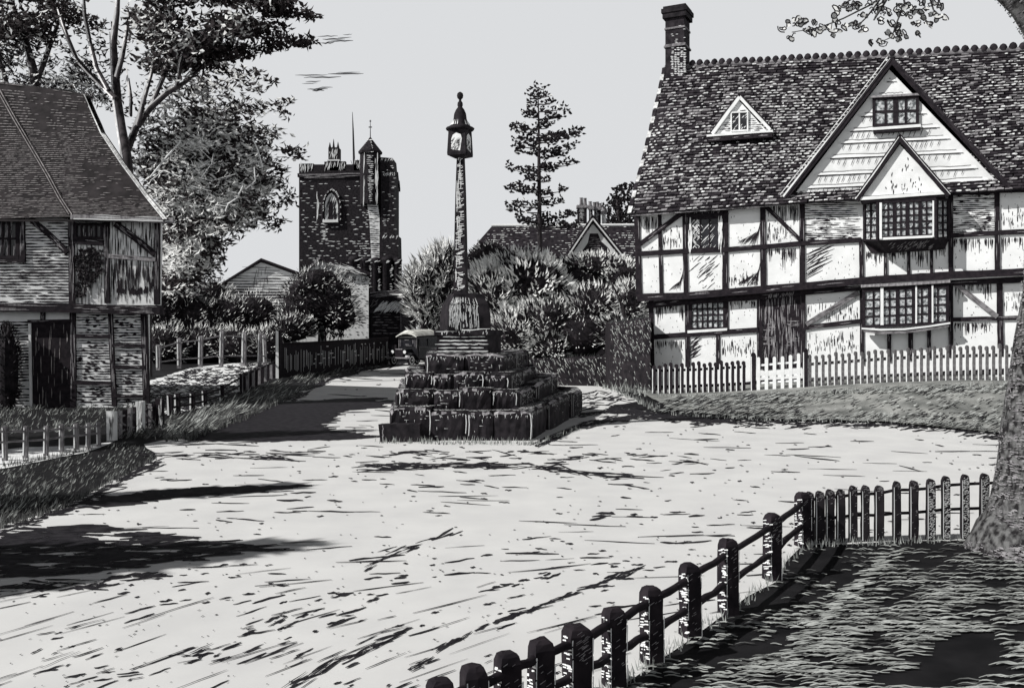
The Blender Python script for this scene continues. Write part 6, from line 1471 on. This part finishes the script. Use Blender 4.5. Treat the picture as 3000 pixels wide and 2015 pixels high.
mb = MB(); beam(mb, CL, ((86, 946), (90, 1196)), 7, .05, .1); mb.build('door_jamb', [CHALK], dd)
# roof: long slope sweeping out at the foot
REDGE = [(486, 642), (432, 575), (362, 480), (302, 390), (252, 276)]
def RL(u, v, o=0.0):
    t = v * 4; i = min(3, int(t)); xr, yr = [lerp(REDGE[i][j], REDGE[i + 1][j], t - i) for j in (0, 1)]
    yl = [640, 560, 470, 370, 215]; y0 = lerp(yl[i], yl[i + 1], t - i); yb = lerp(y0, yr, u) + 5 * math.sin(u * 7) * (1 - v)
    return W(lerp(-380, xr, u), yb - (12 * math.sin(u * 3.1) if v > .99 else 0), 23.95 + 3.6 * v - o)
mb = MB()
for i in range(30):
    for j in range(16): mb.quad(RL(i / 30, j / 16), RL((i + 1) / 30, j / 16), RL((i + 1) / 30, (j + 1) / 16), RL(i / 30, (j + 1) / 16), 0)
rb0 = V((rr.x + .1, rr.y + .2, 5.0)); mb.add([RL(1, v / 4) for v in range(5)] + [rb0], [(0, 1, 2, 3, 4, 5)], 0); mb.quad(RL(0, 1), RL(1, 1), rb0, V((-22, rr.y + .2, 5.0)), 0)
mb.quad(RL(0, 0, 0), RL(1, 0, 0), RL(1, 0, 0) - V((0, 0, .06)), RL(0, 0, 0) - V((0, 0, .06)), 0)
for j in range(62):
    v = (j + .5) / 62
    for i in range(70):
        u = .42 + .58 * (i + R.random()) / 70; q = nz(u * 30, v * 12, .2, 11)
        if R.random() < .34 + .6 * q + (.25 if v < .2 else 0):
            l = R.uniform(.008, .028); P = [u + l * t for t in (0, .5, 1)]; th = .0042 * R.uniform(.6, 1.2); wv = R.uniform(-.004, .004)
            if P[-1] > 1: continue
            A = [RL(x, v + wv * math.sin(t * 3), .04) for t, x in enumerate(P)]; B = [RL(x, min(1, v + wv * math.sin(t * 3) + th * (1.0 if t == 1 else .4)), .04) for t, x in enumerate(P)]
            mb.add(A + B, [(0, 1, 4, 3), (1, 2, 5, 4)], 1)
roofc = mb.build('roof', [ROOF_L, ROOF_S], cot)
class RS:
    n = V((0, -1, .5)).normalized()
    def pix(s, px, py, off=0.0):
        # find the slope point under a mark by marching the two roof coordinates
        u, v = .7, .5
        for _ in range(40):
            p = RL(u, v); qx = CX + F * p.x / p.y; qy = HY - F * (p.z - EYE) / p.y
            v += (qy - py) * .0016; u -= (qx - px) * .0012; u = max(.2, min(1.0, u)); v = max(0, min(1, v))
        p = RL(u, v); return W(px, py, p.y - off)
mb = MB(); pts = [(-6, 262), (40, 345), (90, 430), (140, 515), (175, 580), (206, 628)]; o = beam(mb, RS(), pts, 17, .05, .08, 0, .05)
for k in (-4, 4): stroke(mb, RS(), [(x + k, y) for x, y in pts], 2.4, o + .03, 1, taper=False, wob=.4)
mb.build('verge_board', [ROOF_L, ROOF_S], roofc)
class RE:
    n = V((0, -1, .3)).normalized()
    def pix(s, px, py, off=0.0):
        best = 0
        for i in range(4):
            if REDGE[i + 1][1] <= py <= REDGE[i][1]: best = i + (REDGE[i][1] - py) / (REDGE[i][1] - REDGE[i + 1][1])
        return W(px, py, 23.95 + 3.6 * best / 4 - off)
mb = MB(); pts = [(x - 3, y) for x, y in REDGE]; o = beam(mb, RE(), pts, 15, .10, .1, 0, .08)
for k in (-4, 1, 5): stroke(mb, RE(), [(x + k, y) for x, y in pts], 2.6, o + .03, 1, taper=False, wob=.5)
mb.build('verge_board', [ROOF_L, TILE_L], roofc)
mb = MB(); o = beam(mb, CO, ((206, 636), (320, 638), (420, 644), (506, 645)), 14, .42, .12, 0, .15); grain(mb, CO, ((210, 632), (500, 641)), 12, o, 1, 8); stroke(mb, CO, line(215, 641, 500, 648, 8, 1), 3, o + .01, 1, taper=False); mb.build('eaves_board', [GREY, CHALK], roofc)
# climbing plant on the boards, dark leafy shape added for the shadow on the brick wall
mb = MB()
for x, y in sample([(222, 745), (262, 728), (300, 740), (298, 800), (270, 830), (236, 872), (222, 860), (232, 800)], 150): 
    for _ in range(3):
        q = CO.pix(x + R.gauss(0, 3), y + R.gauss(0, 3), .06); a = R.uniform(0, 6.28); d = V((math.cos(a), -.4, math.sin(a))).normalized(); mb.leaf(q, d, d.cross(V((0, -1, .2))).normalized(), R.uniform(.06, .15), R.uniform(.05, .1), 0)
tag(mb.build('climbing_plant', [LEAF_D]), 'dark climbing plant on the boarded upper wall of the cottage', 'climber')
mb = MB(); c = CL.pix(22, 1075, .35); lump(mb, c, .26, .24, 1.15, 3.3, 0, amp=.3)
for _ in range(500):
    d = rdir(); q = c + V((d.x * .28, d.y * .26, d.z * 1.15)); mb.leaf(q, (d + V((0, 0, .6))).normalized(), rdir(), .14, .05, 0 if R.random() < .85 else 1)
tag(mb.build('wall_shadow_shape', [LEAF_D, LEAF_M]), 'dark narrow leafy shape standing in for a shadow on the cottage wall left of the door', 'shrub')

# ================================================================== tall trees behind the cottage
TYL = 34.0
rootA = thing('spreading_tree', 'tall spreading tree with bare forked limbs and dark leaves over the cottage roof', 'tree', V((W(385, 700, TYL).x, TYL, 0)))
mb = MB(); s = TYL / F
LIMBS = [([(385, 800), (384, 600), (372, 460), (358, 380), (346, 300), (340, 230), (334, 130), (345, 40), (350, -60)], [32, 30, 26, 24, 22, 20, 15, 10, 6]), ([(376, 440), (400, 375), (440, 320), (490, 275), (545, 240), (588, 200), (612, 150), (625, 80)], [18, 16, 15, 13, 11, 9, 7, 4]),
         ([(342, 290), (310, 260), (265, 215), (225, 170), (200, 110), (180, 50)], [15, 12, 10, 8, 7, 5]), ([(345, 230), (362, 160), (372, 100), (380, 40)], [11, 9, 7, 5]), ([(320, 265), (285, 200), (265, 120), (250, 40), (245, -40)], [10, 9, 8, 6, 4]),
         ([(384, 340), (385, 285), (378, 230)], [8, 6, 3]), ([(405, 370), (425, 290), (445, 220), (455, 160)], [10, 8, 6, 4]), ([(440, 320), (480, 230), (500, 150), (505, 60), (512, -20)], [9, 9, 8, 6, 5]), ([(520, 255), (530, 190), (545, 130)], [7, 6, 4])]
for P, r in LIMBS:
    Pts = [W(x, y, TYL + .8 * math.sin(i * 1.3 + len(P))) for i, (x, y) in enumerate(P)]; mb.tube(Pts, [a * .5 * s for a in r], 8, 0, jit=.08)
    for i in range(len(P) - 1):      # sunlight painted as pale strips on the left of each limb
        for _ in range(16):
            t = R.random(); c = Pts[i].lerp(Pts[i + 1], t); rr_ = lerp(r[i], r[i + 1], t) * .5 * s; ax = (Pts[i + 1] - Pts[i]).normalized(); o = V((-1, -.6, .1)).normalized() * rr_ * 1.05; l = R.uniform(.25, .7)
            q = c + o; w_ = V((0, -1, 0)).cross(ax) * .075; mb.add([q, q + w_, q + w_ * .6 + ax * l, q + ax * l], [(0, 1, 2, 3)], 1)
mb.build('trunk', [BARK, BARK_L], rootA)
mb = MB()
def spray(P, n, Y, dY, light, L_, w_, k=9, spread=.22, flat=.5, thr=-.15, sc=.012, up=.0):
    for x, y in sample(P, n):
        if nz(x, y * 1.7, sc, 13) < thr and R.random() < .92: continue
        c = W(x, y, Y + R.uniform(-dY, dY)); lt = light * (1.8 if nz(x, y * 1.5, .02, 17) > 0 else .4); a0 = R.uniform(-.5, .5)
        for _ in range(k):
            q = c + V((R.gauss(0, spread * 1.4), R.gauss(0, spread), R.gauss(0, spread * flat))); a = a0 + R.gauss(0, .7) + (math.pi if R.random() < .5 else 0); d = V((math.cos(a), R.uniform(-.5, .5), math.sin(a) + up)).normalized(); sd_ = hside(d)
            r = R.random(); mb.leaf(q, d, sd_, L_ * R.uniform(.6, 1.4), w_ * R.uniform(.7, 1.3), 2 if r < lt else (1 if r < lt * 1.08 else 0))
spray([(-60, -60), (-60, 55), (120, 75), (200, 40), (220, -60)], 260, TYL + 2, 2, .16, .3, .15, 11, thr=-.12)
spray([(-60, 50), (180, 30), (280, 60), (200, 120), (60, 110), (-60, 130)], 170, TYL + 3, 1.5, .06, .28, .14, 9, thr=-.05)
spray([(380, -60), (560, -60), (840, -50), (840, 10), (760, 20), (790, 60), (700, 60), (760, 80), (700, 130), (640, 160), (560, 170), (470, 150), (390, 100)], 540, TYL, 2, .2, .3, .15, 11, thr=-.07)
spray([(430, 90), (620, 120), (640, 180), (560, 230), (500, 240), (430, 190)], 200, TYL + 1, 1.5, .12, .28, .14, 9, thr=-.12)
spray([(760, -30), (830, -10), (840, 20), (780, 30)], 60, TYL, 1, .0, .26, .16, 6, thr=-.5)
for P in ([(800, 18), (930, 42), (925, 52), (800, 48)], [(760, 105), (925, 112), (920, 130), (770, 140)], [(640, 130), (800, 130), (760, 160), (650, 175)], [(700, 55), (850, 70), (830, 95), (700, 100)]): spray(P, 46, TYL, .8, .0, .24, .14, 6, .10, .5, -.4)
spray([(150, 130), (330, 60), (480, 160), (430, 330), (340, 330), (220, 260)], 90, TYL + 2.5, 1.5, .12, .24, .10, 7, thr=-.05)
mb.build('crown', [LEAF_B, LEAF_M, LEAF_L], rootA)
# second tree further left
rootB = thing('forked_tree', 'dark forked tree rising behind the left end of the cottage roof', 'tree', V((W(100, 700, 38).x, 38, 0))); mb2 = MB(); s2 = 38 / F
for P, r in (([(105, 700), (108, 300), (100, 210), (85, 150), (68, 90), (40, 20), (30, -60)], [30, 28, 24, 18, 14, 10, 6]), ([(108, 240), (135, 170), (160, 100), (185, 30)], [17, 13, 9, 6]), ([(30, 320), (22, 250), (5, 190), (-20, 140)], [14, 12, 10, 8])):
    Pts = [W(x, y, 38) for x, y in P]; mb2.tube(Pts, [a * .5 * s2 for a in r], 8, 0, jit=.08)
    for i in range(len(P) - 1):  # pale strips paint the sunlit left side
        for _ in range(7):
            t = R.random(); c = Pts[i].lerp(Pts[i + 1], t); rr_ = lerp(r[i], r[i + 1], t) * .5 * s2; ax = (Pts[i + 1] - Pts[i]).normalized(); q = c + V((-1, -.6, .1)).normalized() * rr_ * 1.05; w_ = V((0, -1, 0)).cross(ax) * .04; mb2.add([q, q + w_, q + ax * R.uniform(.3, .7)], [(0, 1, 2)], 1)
mb2.build('trunk', [BARK, BARK_L], rootB)
mb = MB()
spray([(-60, 60), (100, 90), (100, 160), (60, 200), (-60, 200)], 110, 39, 1.5, .10, .28, .12, 9, thr=-.1)
spray([(120, 180), (190, 130), (330, 250), (320, 300), (200, 280), (130, 260)], 170, 39, 1.5, .42, .3, .09, 8, thr=-.12)
spray([(-60, 190), (60, 200), (130, 240), (250, 262), (250, 290), (-60, 245)], 130, 38, 1, .35, .24, .10, 8, thr=-.2)
mb.build('crown', [LEAF_D, LEAF_M, LEAF_L], rootB)
# dense bushy tree right behind the cottage
rootC = thing('bushy_tree', 'dense bushy tree with pale flecked leaves hanging right of the cottage roof', 'tree', V((W(425, 900, 40).x, 40, 0)))
mb = MB(); BT = [(440, 330), (500, 250), (580, 235), (640, 185), (720, 200), (735, 250), (700, 300), (800, 310), (770, 350), (810, 390), (800, 420), (780, 450), (820, 490), (830, 540), (790, 560), (810, 600), (790, 640), (740, 660), (690, 690), (650, 730), (640, 800), (560, 860), (470, 860), (470, 700), (500, 640), (440, 560), (380, 460)]
inner = [(460, 420), (560, 320), (660, 330), (760, 400), (760, 480), (780, 560), (760, 620), (680, 660), (620, 710), (600, 790), (500, 830), (480, 700), (510, 640), (450, 560), (400, 470)]
spray(inner, 900, 40, 2.2, .36, .34, .15, 12, .26, .6, -.16, .016)
spray(BT, 800, 39.5, 2.2, .36, .32, .11, 9, .22, .55, -.12, .016)
spray([(460, 420), (600, 400), (780, 480), (770, 600), (620, 700), (500, 820), (480, 640), (440, 540)], 620, 37.4, .5, .8, .30, .085, 7, .16, .5, -.1, .02)
for x, y in ((845, 300), (790, 305), (830, 330), (840, 440), (858, 455), (870, 440), (825, 500), (850, 575), (838, 590), (745, 215), (800, 235), (760, 260), (815, 540), (800, 660), (815, 645)): spray([(x - 16, y - 8), (x + 16, y - 8), (x + 16, y + 8), (x - 16, y + 8)], 6, 39, .5, .1, .24, .12, 5, .10, .6, -1)
mb.build('crown', [LEAF_B, LEAF_M, LEAF_L], rootC)
mb = MB(); 
for P, r in (([(425, 960), (430, 850), (470, 700), (560, 500), (620, 380)], [.3, .26, .22, .14, .05]), ([(470, 700), (470, 560), (450, 450)], [.16, .12, .06]), ([(560, 640), (650, 560), (740, 520)], [.14, .1, .05])): mb.tube([W(x, y, 40) for x, y in P], r, 8)
p0 = W(425, 960, 40); mb.tube([V((p0.x, 40, -.1)), p0], [.34, .3], 8)
# twisted pale branchlets showing in the leaves
for P, w in (([(440, 520), (480, 470), (520, 425), (530, 412)], .07), ([(530, 520), (480, 500), (440, 530)], .05), ([(740, 405), (755, 440), (770, 490)], .05), ([(745, 490), (748, 530), (720, 555), (715, 545)], .05), ([(712, 545), (695, 580), (668, 598), (660, 620)], .05), ([(665, 605), (632, 600), (625, 630)], .035), ([(620, 420), (590, 440), (620, 470), (570, 500)], .03), ([(625, 450), (620, 480), (590, 520)], .03), ([(690, 510), (620, 530), (580, 520)], .03), ([(560, 545), (620, 560), (600, 590)], .03)):
    mb.tube([W(x, y, 36.6) for x, y in P], [w * .55] * len(P), 5, 1)
mb.build('trunk', [BARK, CHALK], rootC)

# ================================================================== trees outside the left edge whose shade falls on the road
def shade_tree(lab, tip, H, prof, n):
    """conical tree placed so its crown shades the road at tip"""
    base = tip - V((sd.x, sd.y, 0)) / math.tan(SUN_EL) * H / math.hypot(sd.x, sd.y); base.z = 0
    root = thing('conical_tree', lab, 'tree', base, 'conical trees left of the road'); mb = MB(); mb.tube([base, base + V((0, 0, H * .9))], [.16, .03], 8); mb.build('trunk', BARK, root); mb = MB()
    for _ in range(n):
        t = R.random() ** .7; r = 0
        for (t0, r0), (t1, r1) in zip(prof, prof[1:]):
            if t0 <= t <= t1: r = lerp(r0, r1, (t - t0) / (t1 - t0))
        a = R.uniform(0, 6.283); q = base + V((math.cos(a) * r * R.uniform(.3, 1), math.sin(a) * r * R.uniform(.3, 1), H * (1 - t))); d = rdir(); mb.leaf(q, d, d.cross(rdir()).normalized(), R.uniform(.3, .5), R.uniform(.15, .25), 0)
    mb.build('crown', [LEAF_D, LEAF_M, LEAF_L], root)
shade_tree('broad conical tree outside the left edge shading the near road', G(850, 1600), 7.0, [(0, .02), (.12, .28), (.35, 1.05), (.6, 1.35), (.8, 1.1), (.86, .2)], 4200)
shade_tree('slim conical tree outside the left edge shading the road by the verge', G(855, 1426), 6.5, [(0, .02), (.2, .16), (.45, .42), (.8, .6), (.88, .2)], 2200)
shade_tree('tall conical tree outside the left edge shading the lane mouth', G(1060, 1262), 8.5, [(0, .02), (.15, .3), (.45, 1.5), (.8, 1.8), (.88, .2)], 1500)

# ================================================================== thin clouds
def cloud(lab, strokes_, Y=420):
    mb = MB()
    for x0, x1, y, w in strokes_:
        a, b = W(x0, y, Y), W(x1, y - 2, Y); N = 6; h = 1.25 * w * Y / F
        P = [a.lerp(b, i / N) + V((0, R.uniform(-.4, .4), R.uniform(-.3, .3) * h)) for i in range(N + 1)]; mb.tube(P, [h * .5 * (.12 + math.sin(math.pi * (.05 + .9 * i / N))) for i in range(N + 1)], 6)
    tag(mb.build('cloud', CLOUDM), lab, 'cloud', 'thin dark cloud streaks', kind='structure')
cloud('upper thin streaky cloud right of the big tree', [(930, 990, 108, 2), (945, 1010, 116, 3), (960, 1035, 122, 3), (940, 980, 127, 3), (990, 1030, 112, 1.6), (1005, 1032, 103, 1.4)])
cloud('long thin streaky cloud above the church tower', [(865, 960, 222, 2.4), (890, 1000, 228, 3), (960, 1065, 218, 3), (985, 1055, 214, 1.6), (895, 940, 240, 2), (885, 930, 246, 1.6), (900, 960, 262, 3), (930, 975, 258, 2), (915, 950, 266, 3.4)])
